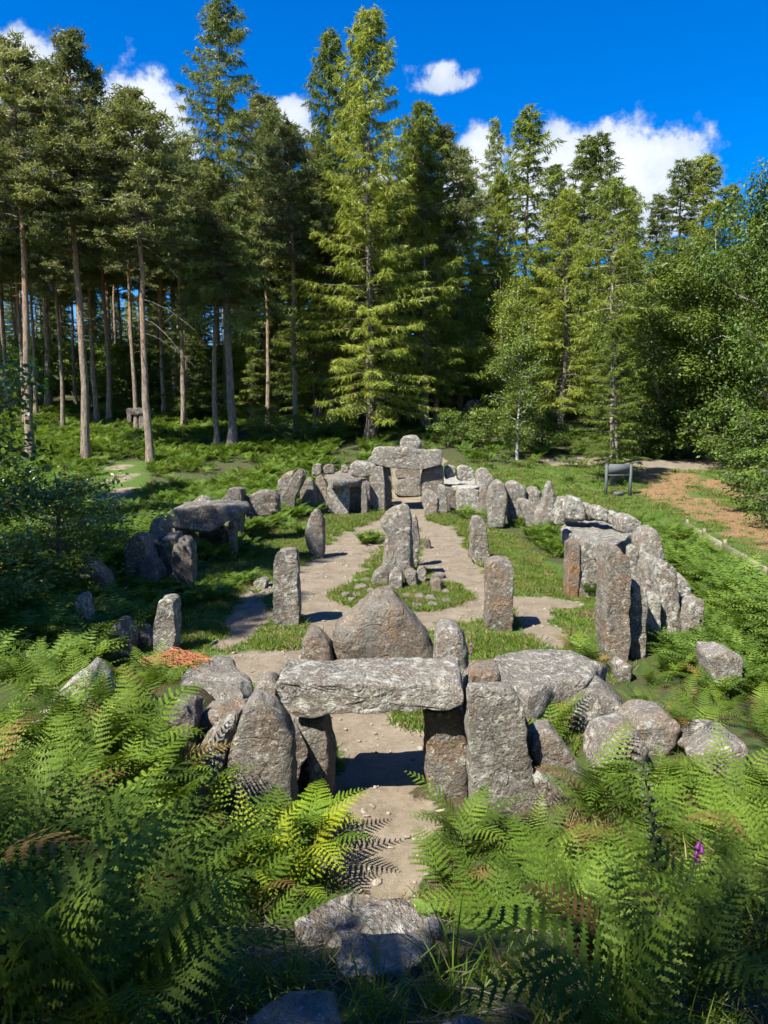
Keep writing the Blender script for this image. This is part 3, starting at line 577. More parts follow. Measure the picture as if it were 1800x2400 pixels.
stone('smooth brown boulder between the pointed boulder and the pale stone', 'B', [(365, 1065), (420, 1070), (500, 1130), (562, 1182), (566, 1250), (430, 1262), (380, 1200)], Y=Y6 + .5, t=.7, p=3.2, name='boulder', brown=.6, lich=.5)
stone('dark low slab behind the pointed grey boulder', 'B', [(185, 1110), (250, 1060), (330, 1040), (365, 1060), (320, 1170), (200, 1170)], Y=Y6 + 1.0, t=.7, p=3, name='boulder', dark=.8)
stone('pale stub stone left of the pointed grey boulder', 'B', [(100, 1140), (125, 1080), (160, 1095), (200, 1170), (195, 1230), (105, 1230)], Y=Y6 + .3, t=.5, p=3, name='boulder', lich=.8)
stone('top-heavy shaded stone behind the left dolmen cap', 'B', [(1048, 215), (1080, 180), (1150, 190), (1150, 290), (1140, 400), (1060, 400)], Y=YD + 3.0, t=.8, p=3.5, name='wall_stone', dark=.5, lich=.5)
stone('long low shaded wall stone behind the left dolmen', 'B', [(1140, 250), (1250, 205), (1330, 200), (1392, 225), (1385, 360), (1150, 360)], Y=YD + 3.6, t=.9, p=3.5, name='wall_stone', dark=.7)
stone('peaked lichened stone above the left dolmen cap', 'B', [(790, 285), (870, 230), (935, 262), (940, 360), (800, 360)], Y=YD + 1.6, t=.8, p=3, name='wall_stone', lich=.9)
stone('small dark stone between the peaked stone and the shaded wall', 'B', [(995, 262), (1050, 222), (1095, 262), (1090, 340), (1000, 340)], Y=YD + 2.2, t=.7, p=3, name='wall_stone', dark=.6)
stone('flat pale stone lying at the edge of the left path', 'B', [(1215, 802), (1240, 780), (1290, 772), (1320, 788), (1300, 815), (1240, 825)], Y=on_ground(*src('B', 1265, 822))[1], t=.5, p=2.6, name='boulder', lich=.8)
words_n = ['first', 'second', 'third', 'fourth', 'fifth', 'sixth', 'seventh', 'eighth']
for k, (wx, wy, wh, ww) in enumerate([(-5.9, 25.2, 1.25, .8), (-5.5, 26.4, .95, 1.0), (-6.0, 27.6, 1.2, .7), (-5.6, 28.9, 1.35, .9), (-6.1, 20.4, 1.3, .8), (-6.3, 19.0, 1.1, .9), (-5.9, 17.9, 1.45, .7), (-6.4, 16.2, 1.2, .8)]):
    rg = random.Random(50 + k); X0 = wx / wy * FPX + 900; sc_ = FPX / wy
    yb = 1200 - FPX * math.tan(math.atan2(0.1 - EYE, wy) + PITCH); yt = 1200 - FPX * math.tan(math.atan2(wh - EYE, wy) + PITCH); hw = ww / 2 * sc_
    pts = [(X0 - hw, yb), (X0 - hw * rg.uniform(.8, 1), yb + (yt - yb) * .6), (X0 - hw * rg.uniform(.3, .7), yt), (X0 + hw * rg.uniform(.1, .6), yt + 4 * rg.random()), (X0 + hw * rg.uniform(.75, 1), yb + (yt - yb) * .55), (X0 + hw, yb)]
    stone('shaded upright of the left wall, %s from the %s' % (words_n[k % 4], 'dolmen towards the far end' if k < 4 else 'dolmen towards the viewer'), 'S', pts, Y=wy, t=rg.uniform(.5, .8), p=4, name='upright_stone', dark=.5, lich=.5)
# -- far right chamber
YR = on_ground(*src('A', 1210, 560))[1]
stone('white lichen-bleached capstone of the chamber right of the far gateway', 'A', [(1148, 335), (1175, 306), (1300, 314), (1440, 338), (1500, 366), (1470, 392), (1370, 398), (1240, 372), (1165, 356)], top=z_at('A', 1370, 396, YR), t=0.4, p=5, name='capstone', cat='capstone', lich=1.25, n=80)
stone('lit left post of the white-capped chamber', 'A', [(1180, 372), (1228, 384), (1242, 560), (1185, 565)], Y=YR, t=.45, p=5, name='upright_slab', lich=.7)
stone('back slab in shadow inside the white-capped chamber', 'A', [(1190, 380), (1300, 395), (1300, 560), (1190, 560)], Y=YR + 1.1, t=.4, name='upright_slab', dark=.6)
stone('pale front slab of the white-capped chamber', 'A', [(1298, 402), (1440, 402), (1455, 500), (1450, 570), (1300, 570)], Y=YR + .1, t=.4, p=5, name='upright_slab', lich=.9)
stone('slanting stone between the far gateway and the white-capped chamber', 'A', [(1080, 430), (1108, 400), (1180, 440), (1178, 570), (1090, 570)], Y=YR - .1, t=.5, p=4, name='upright_stone', lich=.8)
stone('block in the far wall right of the far lintel, first', 'A', [(1222, 268), (1245, 250), (1292, 250), (1302, 320), (1225, 340)], Y=YR + 2.0, t=.8, p=4, name='wall_stone', lich=.8)
stone('pale flat block in the far wall behind the white capstone', 'A', [(1300, 268), (1330, 254), (1385, 256), (1420, 300), (1410, 350), (1310, 350)], Y=YR + 1.8, t=.8, p=4, name='wall_stone', lich=1.0)
stone('sloping wall stone at the right end of the white capstone', 'A', [(1420, 290), (1440, 268), (1485, 270), (1545, 345), (1540, 420), (1430, 400)], Y=YR + 1.3, t=.8, p=3.5, name='wall_stone', lich=.9)
# -- right ring
stone('narrow brown stone right of the white-capped chamber', 'C', [(64, 290), (80, 245), (98, 235), (124, 252), (122, 380), (66, 380)], base=(95, 400), t=.5, p=4, name='upright_stone', brown=.7)
Y2 = on_ground(*src('C', 160, 525))[1]
stone('tall bulky grey stone standing in the right ring near the far chamber', 'C', [(124, 300), (150, 232), (195, 205), (235, 240), (260, 300), (252, 400), (222, 540), (130, 540)], Y=Y2, t=.8, p=3.8, name='upright_stone', lich=.7, brown=.3)
stone('flat-fronted stone with a dark notch in the right ring', 'C', [(236, 228), (300, 210), (375, 240), (386, 300), (378, 480), (262, 500), (258, 300)], Y=Y2 + .6, t=.8, p=4, name='upright_stone', lich=.7)
stone('small speckled stone behind the leaning right-ring slab', 'C', [(384, 270), (430, 250), (472, 288), (470, 420), (390, 420)], Y=Y2 + .7, t=.7, p=3.2, name='upright_stone', lich=.8)
Y5 = on_ground(*src('C', 470, 548))[1]
stone('slab slumped at a slant against the pointed right-ring stone', 'C', [(310, 345), (340, 320), (410, 348), (445, 400), (450, 520), (400, 520), (345, 425)], Y=Y5 + .5, t=.5, p=4, name='leaning_slab', lich=.7)
stone('sharp pointed stone rising highest in the right ring', 'C', [(498, 275), (526, 210), (546, 230), (560, 340), (558, 560), (430, 560), (425, 440), (480, 350)], Y=Y5, t=.6, p=4, name='upright_stone', lich=.8, brown=.3)
Y8 = on_ground(*src('C', 760, 985))[1]
row = [('white-crusted wall stone next to the pointed stone', [(572, 390), (600, 322), (640, 318), (662, 380), (650, 470), (575, 470)], 3.4),
       ('tallest crusted wall stone behind the right dolmen cap', [(640, 400), (680, 313), (722, 328), (765, 395), (760, 480), (645, 480)], 3.0),
       ('sloping crusted wall stone, third along behind the right dolmen', [(735, 385), (768, 350), (824, 392), (825, 470), (740, 470)], 2.9),
       ('low crusted wall stone, fourth along behind the right dolmen', [(818, 405), (858, 380), (910, 418), (905, 480), (820, 480)], 2.5),
       ('rounded crusted wall stone above the middle of the right dolmen cap', [(902, 435), (940, 408), (988, 440), (990, 500), (905, 500)], 2.1),
       ('white end stone of the crusted wall above the right dolmen corner', [(988, 460), (1055, 434), (1110, 470), (1140, 520), (1130, 570), (995, 560)], 1.6),
       ('white knob at the foot of the pointed stone by the right dolmen', [(556, 425), (590, 390), (630, 420), (625, 500), (560, 500)], 1.8)]
for k, (lb, pts, dyy) in enumerate(row): stone(lb, 'C', pts, Y=Y8 + dyy + (.3, -.2, .25, -.15, .2, -.1, 0)[k], t=(.6, .9, .55, .8, .5, .9, .6)[k], p=2.6, name='wall_stone', lich=1.0, dark=(.2, .5, .1, .6, .2, .3, .4)[k], chips=14)
stone('great flat capstone of the right dolmen, grey swirl-grained top', 'C', [(588, 520), (612, 482), (700, 442), (830, 426), (960, 443), (1120, 495), (1112, 540), (1030, 570), (955, 612), (885, 635), (750, 580), (655, 552)], top=z_at('C', 885, 635, Y8 - .5), t=0.42, p=6, name='capstone', cat='capstone', lich=.8, brown=0, dark=.3, n=110, chips=8)
stone('rust-orange left post of the right dolmen', 'C', [(645, 600), (722, 610), (718, 720), (708, 960), (638, 960), (642, 700)], Y=Y8 + .25, t=.5, p=5, name='dolmen_post', brown=1.2, lich=.3)
stone('pale broad slab standing under the right dolmen cap', 'C', [(722, 640), (760, 600), (882, 640), (882, 900), (800, 980), (705, 1030), (705, 800)], Y=Y8 + .3, t=.4, p=5, name='dolmen_post', lich=.8)
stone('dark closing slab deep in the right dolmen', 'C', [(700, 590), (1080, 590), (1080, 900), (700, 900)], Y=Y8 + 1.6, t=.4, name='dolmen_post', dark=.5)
YP = on_ground(*src('C', 960, 1400))[1]
stone('tallest square pillar of the right ring, brown below and grey above', 'C', [(890, 720), (915, 650), (960, 640), (978, 690), (1030, 725), (1036, 900), (1036, 1050), (1040, 1200), (1042, 1400), (960, 1425), (888, 1410), (880, 1200), (884, 900)], Y=YP, t=.6, p=6, name='pillar_stone', lich=.6, brown=.8)
stone('pale upright stone next right of the tallest square pillar', 'C', [(1042, 900), (1075, 860), (1130, 858), (1158, 900), (1162, 1040), (1155, 1200), (1150, 1400), (1045, 1410), (1038, 1100)], Y=YP + .3, t=.5, p=4.5, name='upright_stone', lich=.9)
stone('small white-headed stone in the dark gap of the right ring', 'C', [(1165, 995), (1190, 950), (1240, 958), (1248, 1060), (1245, 1350), (1198, 1350), (1195, 1100), (1172, 1065)], Y=YP + .9, t=.4, p=4, name='upright_stone', lich=1.2)
stone('thick crusted stone leaning behind the white-headed stone', 'C', [(1244, 780), (1290, 740), (1340, 770), (1358, 900), (1372, 1100), (1365, 1350), (1250, 1350), (1248, 1000)], Y=YP + 1.1, t=.6, p=4, name='upright_stone', lich=.95)
stone('white stepped stone at the outer side of the right ring', 'C', [(1348, 850), (1395, 828), (1430, 880), (1455, 935), (1450, 1080), (1380, 1150), (1360, 960)], Y=YP + 1.7, t=.7, p=3.5, name='upright_stone', lich=1.2)
stone('outermost rounded stone at the near end of the right ring', 'C', [(1402, 1120), (1430, 1010), (1480, 973), (1530, 1000), (1538, 1110), (1530, 1300), (1405, 1300)], Y=YP + .9, t=.6, p=3.5, name='upright_stone', lich=.9)
stone('brown-topped stone behind the right dolmen, outer side', 'C', [(1108, 560), (1160, 524), (1228, 530), (1268, 640), (1280, 860), (1110, 860)], Y=Y8 - .6, t=.8, p=4, name='upright_stone', lich=.8, brown=.6)
stone('pale slip of stone under the outer corner of the right dolmen cap', 'C', [(1042, 660), (1075, 632), (1098, 650), (1104, 860), (1046, 860)], Y=Y8 - .5, t=.4, p=4.5, name='upright_stone', lich=.9)
stone('grey low stone below the brown-topped outer stone', 'C', [(1130, 760), (1165, 712), (1210, 702), (1254, 745), (1255, 960), (1140, 960)], Y=Y8 - 2.0, t=.6, p=3.5, name='upright_stone', lich=.7)
stone('small lumpy stone at the foot of the tallest square pillar', 'E', [(1375, 350), (1400, 312), (1440, 298), (1492, 330), (1470, 420), (1385, 450)], Y=YP - .9, t=.5, p=3, name='boulder', lich=.7, brown=.4)
# -- foreground rocks on the mound
stone('broad brown-grey rock ledge at the brink of the mound, upper piece', 'F', [(470, 520), (560, 455), (700, 396), (850, 370), (980, 373), (1150, 408), (1240, 465), (1330, 560), (1240, 640), (1000, 640), (800, 610), (640, 640), (500, 590)], top=2.06, t=.5, p=5, name='foreground_rock', cat='rock', lich=.7, brown=.6, dark=.2, n=130, amp=1.1, chips=8)
stone('blue-grey slab below the brown-grey ledge on the mound, broken edge', 'F', [(770, 600), (900, 560), (960, 570), (1240, 560), (1310, 620), (1270, 700), (1110, 800), (960, 840), (780, 850), (740, 720)], top=2.2, t=.4, p=6, name='foreground_rock', cat='rock', lich=.65, brown=.1, dark=.2, n=130, amp=1.0, chips=8)
stone('small pale rock beside the right end of the mound ledge', 'F', [(1240, 520), (1320, 490), (1390, 540), (1370, 580), (1290, 580)], top=2.06, t=.3, p=3.5, name='foreground_rock', cat='rock', lich=.9)
stone('blue-grey smooth rock at the bottom edge left of centre', 'F', [(100, 1180), (200, 1060), (330, 960), (480, 890), (650, 880), (740, 930), (760, 1060), (730, 1300), (80, 1300)], top=2.46, t=.4, p=3.2, name='foreground_rock', cat='rock', lich=.3, brown=.05, dark=.35, n=120)
stone('small brown-rimmed rock cut by the bottom edge', 'F', [(1300, 1160), (1380, 1102), (1470, 1095), (1640, 1150), (1680, 1240), (1300, 1240)], top=2.46, t=.3, p=3, name='foreground_rock', cat='rock', lich=.3, brown=.6, n=80)
# -- boulders on the wooded slope
YW = on_ground(1115, 1003)[1]
stone('upper dark boulder of a pair on the wooded slope', 'S', [(1083, 955), (1095, 940), (1120, 935), (1135, 955), (1138, 970), (1085, 970)], Y=YW - .1, t=1.5, p=3, name='boulder', dark=1, lich=0, sink=False)  # both boulders darkened, lichen cut: the wood's shade painted in
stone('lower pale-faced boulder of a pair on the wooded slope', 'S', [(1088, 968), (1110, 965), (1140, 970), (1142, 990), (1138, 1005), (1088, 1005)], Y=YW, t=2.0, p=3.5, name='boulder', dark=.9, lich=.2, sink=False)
stone('left upright of the small stone hut among the left pines', 'S', [(297, 967), (305, 962), (309, 964), (308, 990), (297, 990)], Y=62, t=.6, p=5, name='upright_stone', lich=.2, dark=.8)
stone('right end stone of the small stone hut among the left pines', 'S', [(322, 967), (345, 962), (348, 990), (324, 990)], Y=62, t=1.0, p=4, name='upright_stone', dark=.5)
stone('lintel of the small stone hut among the left pines', 'S', [(294, 958), (350, 956), (353, 973), (294, 972)], Y=61.9, t=1.2, p=5, name='lintel_stone', cat='lintel', sink=False, dark=.9, lich=.1)

# ------------------------------------------------------------------ trees
def unit(v): return v / (np.linalg.norm(v, axis=-1, keepdims=True) + 1e-9)
def blades(B, D, L, Wd, rg):
    """triangles: base points B, directions D, lengths L, widths Wd"""
    n = len(B); S = unit(np.cross(D, rg.normal(size=(n, 3)))) * (np.asarray(Wd) * 0.5)[:, None]
    return np.stack([B - S, B + S, B + D * np.asarray(L)[:, None]], 1)
def diamonds(B, D, N, L, Wd):
    S = unit(np.cross(D, N)) * (Wd * 0.5)[:, None]; L = L[:, None]
    mid = B + D * L * 0.45; tip = B + D * L
    return np.concatenate([np.stack([B, mid - S, mid + S], 1), np.stack([mid - S, tip, mid + S], 1)])
def trunk_vf(h, r, rg, lean=0.0, sides=10, seg=16, taper=0.12):
    z = np.linspace(-0.4, h, seg); t = np.clip(z / h, 0, 1)
    wob = np.cumsum(rg.normal(0, 0.06, (seg, 2)), 0) * (h / 28)
    P = np.stack([wob[:, 0] + lean * t * h, wob[:, 1], z], 1)
    R = r * (1 - (1 - taper) * t ** 0.85) * (1 + 0.5 * np.exp(-np.maximum(z, 0) / 0.45))
    V, F = tube(P, R, sides); V = V + fbm(V * 1.3, 5, 2)[:, None] * r * 0.10
    return (V, F), P
def on_axis(P, z): return np.array([np.interp(z, P[:, 2], P[:, 0]), np.interp(z, P[:, 2], P[:, 1]), z])

def conifer(seed, h, r, cb, R, per_m, style, shape=0.75, dead=0):
    """larch / spruce: tapering spire, drooping boughs that carry hanging sprays"""
    rg = np.random.default_rng(seed); (tv, tf), P = trunk_vf(h, r, rg, taper=0.05)
    limbs, fol = [], []
    z = cb * h; ang = rg.uniform(0, 6.28)
    while z < h - 0.15:
        t = (z - cb * h) / (h * (1 - cb)); ang += 2.4 + rg.normal(0, 0.35)
        L = (R * (1 - t) ** shape * (0.45 + 0.65 * rg.random()) + 0.22) * (0.72 + 0.28 * min(1, t * 6 + .3))
        if rg.random() < 0.08: L *= 1.25
        out = np.array([math.cos(ang), math.sin(ang), 0.0]); n = max(5, int(L / 0.45))
        s = np.linspace(0, 1, n)
        el = (0.75 * t - 0.12) if style == 'larch' else (0.6 * t - 0.2)
        droop = (0.22 if style == 'larch' else 0.26) * L * (1 - 0.6 * t)
        zz = L * el * s - droop * s ** 1.6 + (0.16 * L) * np.clip(s - 0.55, 0, 1) ** 1.5 * 2
        side = np.array([-out[1], out[0], 0]); wv = rg.normal(0, 0.06) * L
        B = on_axis(P, z) + out * (L * s)[:, None] + side * (wv * np.sin(s * 3))[:, None] + np.array([0, 0, 1]) * zz[:, None]
        if L > 0.9: limbs.append(tube(B, np.linspace(0.035 + 0.006 * L, 0.008, n), 4))
        # sprays
        m = int(L / (0.085 if style == 'larch' else 0.08)) + 4; q = rg.uniform(0.1, 1, m) ** 0.8
        C = np.stack([np.interp(q, s, B[:, k]) for k in range(3)], 1)
        sg = rg.choice([-1, 1], m); fw = rg.uniform(0.3, 0.9, m)
        tl = (0.22 + 0.85 * (1 - q) * min(L / 4, 1) * rg.uniform(0.5, 1.1, m) + 0.18 * rg.random(m)) * (1.0 if L > 1.2 else 0.75)
        Dt = unit(out * fw[:, None] + side * (sg * rg.uniform(0.4, 1.1, m))[:, None] + np.array([0, 0, 1]) * rg.uniform(-0.55, 0.12, m)[:, None])
        nb = 7; u = np.tile(np.linspace(0.1, 1, nb), m); ii = np.repeat(np.arange(m), nb)
        sag = -0.35 * u ** 2 * tl[ii] if style == 'larch' else -0.2 * u ** 2 * tl[ii]
        Bp = C[ii] + Dt[ii] * (tl[ii] * u)[:, None] + np.stack([0 * u, 0 * u, sag], 1)
        dn = rg.uniform(-1.1, 0.05, len(ii)) if style == 'larch' else rg.uniform(-0.65, 0.25, len(ii))
        Db = unit(Dt[ii] * rg.uniform(0.3, 1, len(ii))[:, None] + rg.normal(0, 0.45, (len(ii), 3)) + np.stack([0 * dn, 0 * dn, dn], 1))
        fol.append(blades(Bp, Db, rg.uniform(0.22, 0.5, len(ii)), rg.uniform(0.04, 0.09, len(ii)), rg))
        z += (1 / per_m) * rg.uniform(0.6, 1.4) * (1.0 if t < .85 else 0.6)
    for k in range(dead):      # bare dead branches under the crown
        zz = rg.uniform(0.12, cb + .02) * h; a = rg.uniform(0, 6.28); L = rg.uniform(0.6, 2.0); s = np.linspace(0, 1, 5)
        B = on_axis(P, zz) + np.stack([math.cos(a) * L * s, math.sin(a) * L * s, -0.15 * L * s + rg.normal(0, .06, 5) * s], 1)
        limbs.append(tube(B, np.linspace(0.025, 0.005, 5), 3))
    lead = blades(np.repeat([on_axis(P, h - 0.3)], 14, 0) + rg.normal(0, .05, (14, 3)), unit(rg.normal(0, .35, (14, 3)) + [0, 0, 1]), rg.uniform(.25, .6, 14), np.full(14, .06), rg)
    fol.append(lead)
    return (tv, tf), join_vf(limbs), np.concatenate(fol)

def pine(seed, h, r, cb, R, nbr, clump=30):
    """Scots pine: long bare bole, open layered crown of needle tufts"""
    rg = np.random.default_rng(seed); (tv, tf), P = trunk_vf(h, r, rg, taper=0.22)
    limbs, fol = [], []
    for k in range(nbr):
        t = (k + rg.random()) / nbr; z = h * (cb + (1 - cb) * t * 0.985); a = k * 2.4 + rg.normal(0, .5)
        L = R * (0.35 + 0.65 * math.sin(math.pi * min(1, (0.18 + 0.82 * t) ** 0.9))) * rg.uniform(0.55, 1.1)
        L = max(L * (1 - 0.55 * t ** 3), 0.7); out = np.array([math.cos(a), math.sin(a), 0]); side = np.array([-out[1], out[0], 0])
        n = 7; s = np.linspace(0, 1, n); up = rg.uniform(-0.12, 0.25) + 0.5 * t
        B = on_axis(P, z) + out * (L * s)[:, None] + side * (rg.normal(0, .12) * L * s ** 2)[:, None] + np.array([0, 0, 1]) * (L * (up * s - 0.25 * s ** 2 + 0.18 * s ** 4))[:, None]
        limbs.append(tube(B, np.linspace(0.05 + 0.01 * L, 0.015, n), 4))
        nc = int(5 + L * 3.4)
        for c in range(nc):
            q = rg.uniform(0.35, 1.0); o = np.array([np.interp(q, s, B[:, j]) for j in range(3)])
            off = side * rg.normal(0, 0.30 * L * (1.1 - 0.55 * q)) + out * rg.normal(0, .2) + np.array([0, 0, abs(rg.normal(0, .22))])
            cc = o + off
            if np.linalg.norm(off) > 0.45: limbs.append(tube(np.stack([o, o + off * .55 + [0, 0, -.05], cc]), np.array([.018, .012, .006]), 3))
            m = clump; d = unit(rg.normal(0, 1, (m, 3)) * [1, 1, .6] + [0, 0, .45]); rr = rg.uniform(0.28, 0.5)
            b0 = cc + rg.normal(0, .14, (m, 3)) * [1.3, 1.3, .6]
            fol.append(blades(b0, d, rr * rg.uniform(.55, 1.1, m), rg.uniform(.065, .125, m), rg))
    for k in range(10):
        zz = rg.uniform(0.3, cb) * h; a = rg.uniform(0, 6.28); L = rg.uniform(0.4, 1.6); s = np.linspace(0, 1, 5)
        B = on_axis(P, zz) + np.stack([math.cos(a) * L * s, math.sin(a) * L * s, -0.2 * L * s + rg.normal(0, .08, 5) * s], 1)
        limbs.append(tube(B, np.linspace(0.03, 0.008, 5), 3))
    return (tv, tf), join_vf(limbs), np.concatenate(fol)

def broadleaf(seed, h, r, R, low, nleaf, leaf, limbs_n=26, sides=8, flat=1.0, stems=1):
    """branching tree: limbs run to leaf clumps spread through an uneven crown"""
    rg = np.random.default_rng(seed); parts = []; axes = []
    for sidx in range(stems):
        (tv, tf), P = trunk_vf(h * (0.93 - 0.1 * sidx), r, rg, lean=rg.normal(0, .05) + (0.06 * sidx), sides=sides, taper=0.08); parts.append((tv, tf)); axes.append(P)
    limbs, cl = [], []
    for k in range(limbs_n):
        P = axes[k % stems]; t = (k + rg.random()) / limbs_n; z0 = h * (max(low - .06, .03) + (0.9 - low) * t * .95); a = k * 2.4 + rg.normal(0, .5)
        tc_ = t; prof = math.sin(math.pi * (0.12 + 0.8 * tc_)) ** 0.75
        L = R * prof * rg.uniform(0.65, 1.12); up = rg.uniform(0.15, 0.75) * (1 - .2 * t)
        n = 6; s = np.linspace(0, 1, n); out = np.array([math.cos(a), math.sin(a), 0])
        B = on_axis(P, min(z0, P[-1, 2] - .05)) + out * (L * s)[:, None] + np.array([0, 0, 1]) * (L * up * s ** 1.1)[:, None] + rg.normal(0, .05 * L, (n, 3)) * s[:, None]
        limbs.append(tube(B, np.linspace(r * .32, 0.012, n), 5))
        for c in range(7):
            q = rg.uniform(.3, 1.0); o = np.array([np.interp(q, s, B[:, j]) for j in range(3)])
            e = o + unit(rg.normal(0, 1, 3) * [1, 1, .6] + [0, 0, .15]) * rg.uniform(.25, .55) * R * .42
            limbs.append(tube(np.stack([o, (o + e) / 2 + rg.normal(0, .04, 3), e]), np.array([.02, .012, .005]), 3)); cl.append((e, rg.uniform(.16, .30) * R * .9))
    cl.append((np.array([axes[0][-1, 0], axes[0][-1, 1], h * .95]), R * .2))
    C = np.array([c[0] for c in cl]); CR = np.array([c[1] for c in cl]); wgt = CR ** 2; wgt /= wgt.sum()
    ii = rg.choice(len(C), nleaf, p=wgt); d = unit(rg.normal(0, 1, (nleaf, 3))); rad = CR[ii] * rg.uniform(.25, 1.05, nleaf) ** .6
    B = C[ii] + d * rad[:, None] * [1, 1, .72 * flat]
    N = unit(d * .6 + [0, 0, .8] + rg.normal(0, .45, (nleaf, 3))); D = unit(np.cross(N, rg.normal(0, 1, (nleaf, 3)))); D[:, 2] -= .25; D = unit(D)
    ls = leaf * rg.uniform(.6, 1.25, nleaf)
    return join_vf(parts), join_vf(limbs), diamonds(B, D, N, ls, ls * .55)

PROTO = {}
def proto(key, gen, kind, bark, leaf, *a, **k):
    tr, lm, fo = gen(*a, **k)
    PROTO[key] = (a[1], mesh_from(kind + '_trunk', tr[0], tr[1], True), mesh_from(kind + '_branches', lm[0], lm[1], True), tris_mesh(kind + '_crown', fo), kind)
    for me, mt in zip(PROTO[key][1:4], (bark, bark if bark != 'bark_pine' else 'bark', leaf)): me.materials.append(M[mt])
proto('larchA', conifer, 'larch_tree', 'bark', 'larch', 1, 32, .36, .07, 5.2, 7.5, 'larch', shape=.62)
proto('larchB', conifer, 'larch_tree', 'bark', 'larch', 2, 30, .34, .12, 4.5, 6.8, 'larch', shape=.68)
proto('larchC', conifer, 'larch_tree', 'bark', 'larch', 3, 26, .28, .12, 4.0, 6.2, 'larch', shape=.68, dead=10)
proto('spruceA', conifer, 'spruce_tree', 'bark', 'spruce', 4, 34, .38, .30, 5.4, 6.2, 'spruce', shape=.6, dead=16)
proto('spruceB', conifer, 'spruce_tree', 'bark', 'spruce', 5, 26, .3, .10, 4.2, 6.2, 'spruce', shape=.7, dead=6)
proto('larchR', conifer, 'larch_tree', 'bark_grey', 'larch', 6, 22, .30, .50, 4.0, 6.5, 'larch', shape=.5, dead=26)
proto('pineA', pine, 'pine_tree', 'bark_pine', 'pine', 11, 28, .33, .58, 5.4, 74)
proto('pineB', pine, 'pine_tree', 'bark_pine', 'pine', 12, 28, .31, .50, 4.8, 84)
proto('pineC', pine, 'pine_tree', 'bark_pine', 'pine', 13, 26, .27, .60, 4.6, 60)
proto('broadA', broadleaf, 'broadleaf_tree', 'bark_grey', 'broad', 21, 16, .26, 5.2, .06, 44000, .22, 40)
proto('broadB', broadleaf, 'broadleaf_tree', 'bark_grey', 'birch', 22, 14, .2, 4.4, .06, 34000, .2, 36, stems=2)
proto('birch', broadleaf, 'birch_tree', 'bark_birch', 'birch', 23, 9, .085, 2.2, .16, 9000, .16, 26)
proto('oak', broadleaf, 'oak_tree', 'bark', 'oak', 24, 6, .12, 2.3, .10, 5200, .17, 26)
proto('bush', broadleaf, 'leafy_shrub', 'bark', 'broad', 25, 3.2, .06, 1.9, .06, 4200, .16, 18)
def tree(key, label, base=None, px=None, top=None, height=None, width=1.0, rot=0.0, group=None, lean=0.0, dz=0.0):
    h0, tm, bm_, cm, kind = PROTO[key]
    x, y = base if base is not None else on_ground(*px)
    if top is not None: height = at_depth(top[0], top[1], y)[1] - gz(x, y)
    s = height / h0
    e = bpy.data.objects.new(kind, None); COL.objects.link(e); e.empty_display_size = 0.3
    e.location = (x, y, gz(x, y) + dz); e.rotation_euler = (0, lean, rot); e.scale = (s * width, s * width, s)
    tag(e, label, kind.split('_')[-1] if kind != 'leafy_shrub' else 'shrub', group)
    for nm, me in (('trunk', tm), ('branches', bm_), ('crown', cm)): link(nm, me, parent=e, kind='stuff' if nm == 'branches' else None)
    return e

# front row, left to right
tree('pineA', 'tall pine with an orange-lit bole at the far left edge of the clearing', px=(70, 1085), top=(30, 120), rot=.3)
tree('pineB', 'pine with the tallest thin pointed crown above the left wood', px=(205, 1085), top=(185, 85), rot=1.9)
PB = tree('pineC', 'pine with a straight bole and broken dead limbs beside the small path', px=(352, 1092), top=(350, 225), rot=2.7, width=1.15)
for k, (z0, dz, L) in enumerate([(16.3, -1.6, 3.2), (15.8, -2.6, 2.4), (12.0, -2.4, 3.6), (10.6, -3.2, 3.4), (9.6, -2.2, 3.0), (16.6, -.6, 1.4)]):
    rg_ = np.random.default_rng(k); s_ = np.linspace(0, 1, 8); a_ = -PB.rotation_euler[2] + rg_.uniform(-.5, .3)
    B_ = np.stack([math.cos(a_) * L * s_, math.sin(a_) * L * s_, z0 + dz * s_ ** 1.4 + rg_.normal(0, .06, 8) * s_], 1); B_[:, :2] += rg_.normal(0, .07, (8, 2)) * s_[:, None]
    tw = [tube(B_, np.linspace(.034, .01, 8), 5)]
    for j_ in (4, 5, 6): tw.append(tube(np.stack([B_[j_], B_[j_] + rg_.normal(0, .3, 3) + [0, 0, -.2]]), np.array([.018, .006]), 3))
    link('dead_limb', mesh_from('dead_limb', *join_vf(tw), True), M['bark'], PB, kind='stuff')
tree('pineB', 'pine whose lit lower bole stands just left of the tall spruce', px=(508, 1050), top=(470, 380), rot=4.1)
tree('spruceA', 'tallest spruce with the dark bole, its tip at the top of the picture', px=(545, 1052), top=(530, -12), rot=.8)
tree('larchB', 'larch with a narrow spire between the tall spruce and the central larch', px=(775, 1012), top=(760, 62), rot=2.2, width=1.05)
tree('larchA', 'great central larch with drooping yellow-green boughs behind the far gateway', px=(868, 1032), top=(897, 20), rot=1.1, width=1.15)
tree('larchB', 'larch leaning on the right flank of the great central larch', px=(1000, 1010), top=(1025, 236), rot=3.9, width=1.25)
tree('pineC', 'slim pine standing between the tall spruce and the larch spire', px=(622, 938), top=(625, 230), rot=1.3)
tree('pineA', 'pine with an orange upper bole left of the central larch', px=(692, 1026), top=(690, 300), rot=5.0, width=.85)
tree('pineC', 'pale thin pine close behind the far left edge pine', px=(108, 960), top=(100, 150), rot=.7)
tree('pineB', 'dark pine cut by the left picture edge', px=(-30, 1010), top=(-20, 180), rot=2.0, width=1.1)
tree('pineC', 'second thin pine right of the pointed-crown pine', px=(228, 990), top=(235, 330), rot=3.0)
tree('pineC', 'pale pine left of the pine with broken limbs', px=(268, 932), top=(265, 330), rot=4.4)
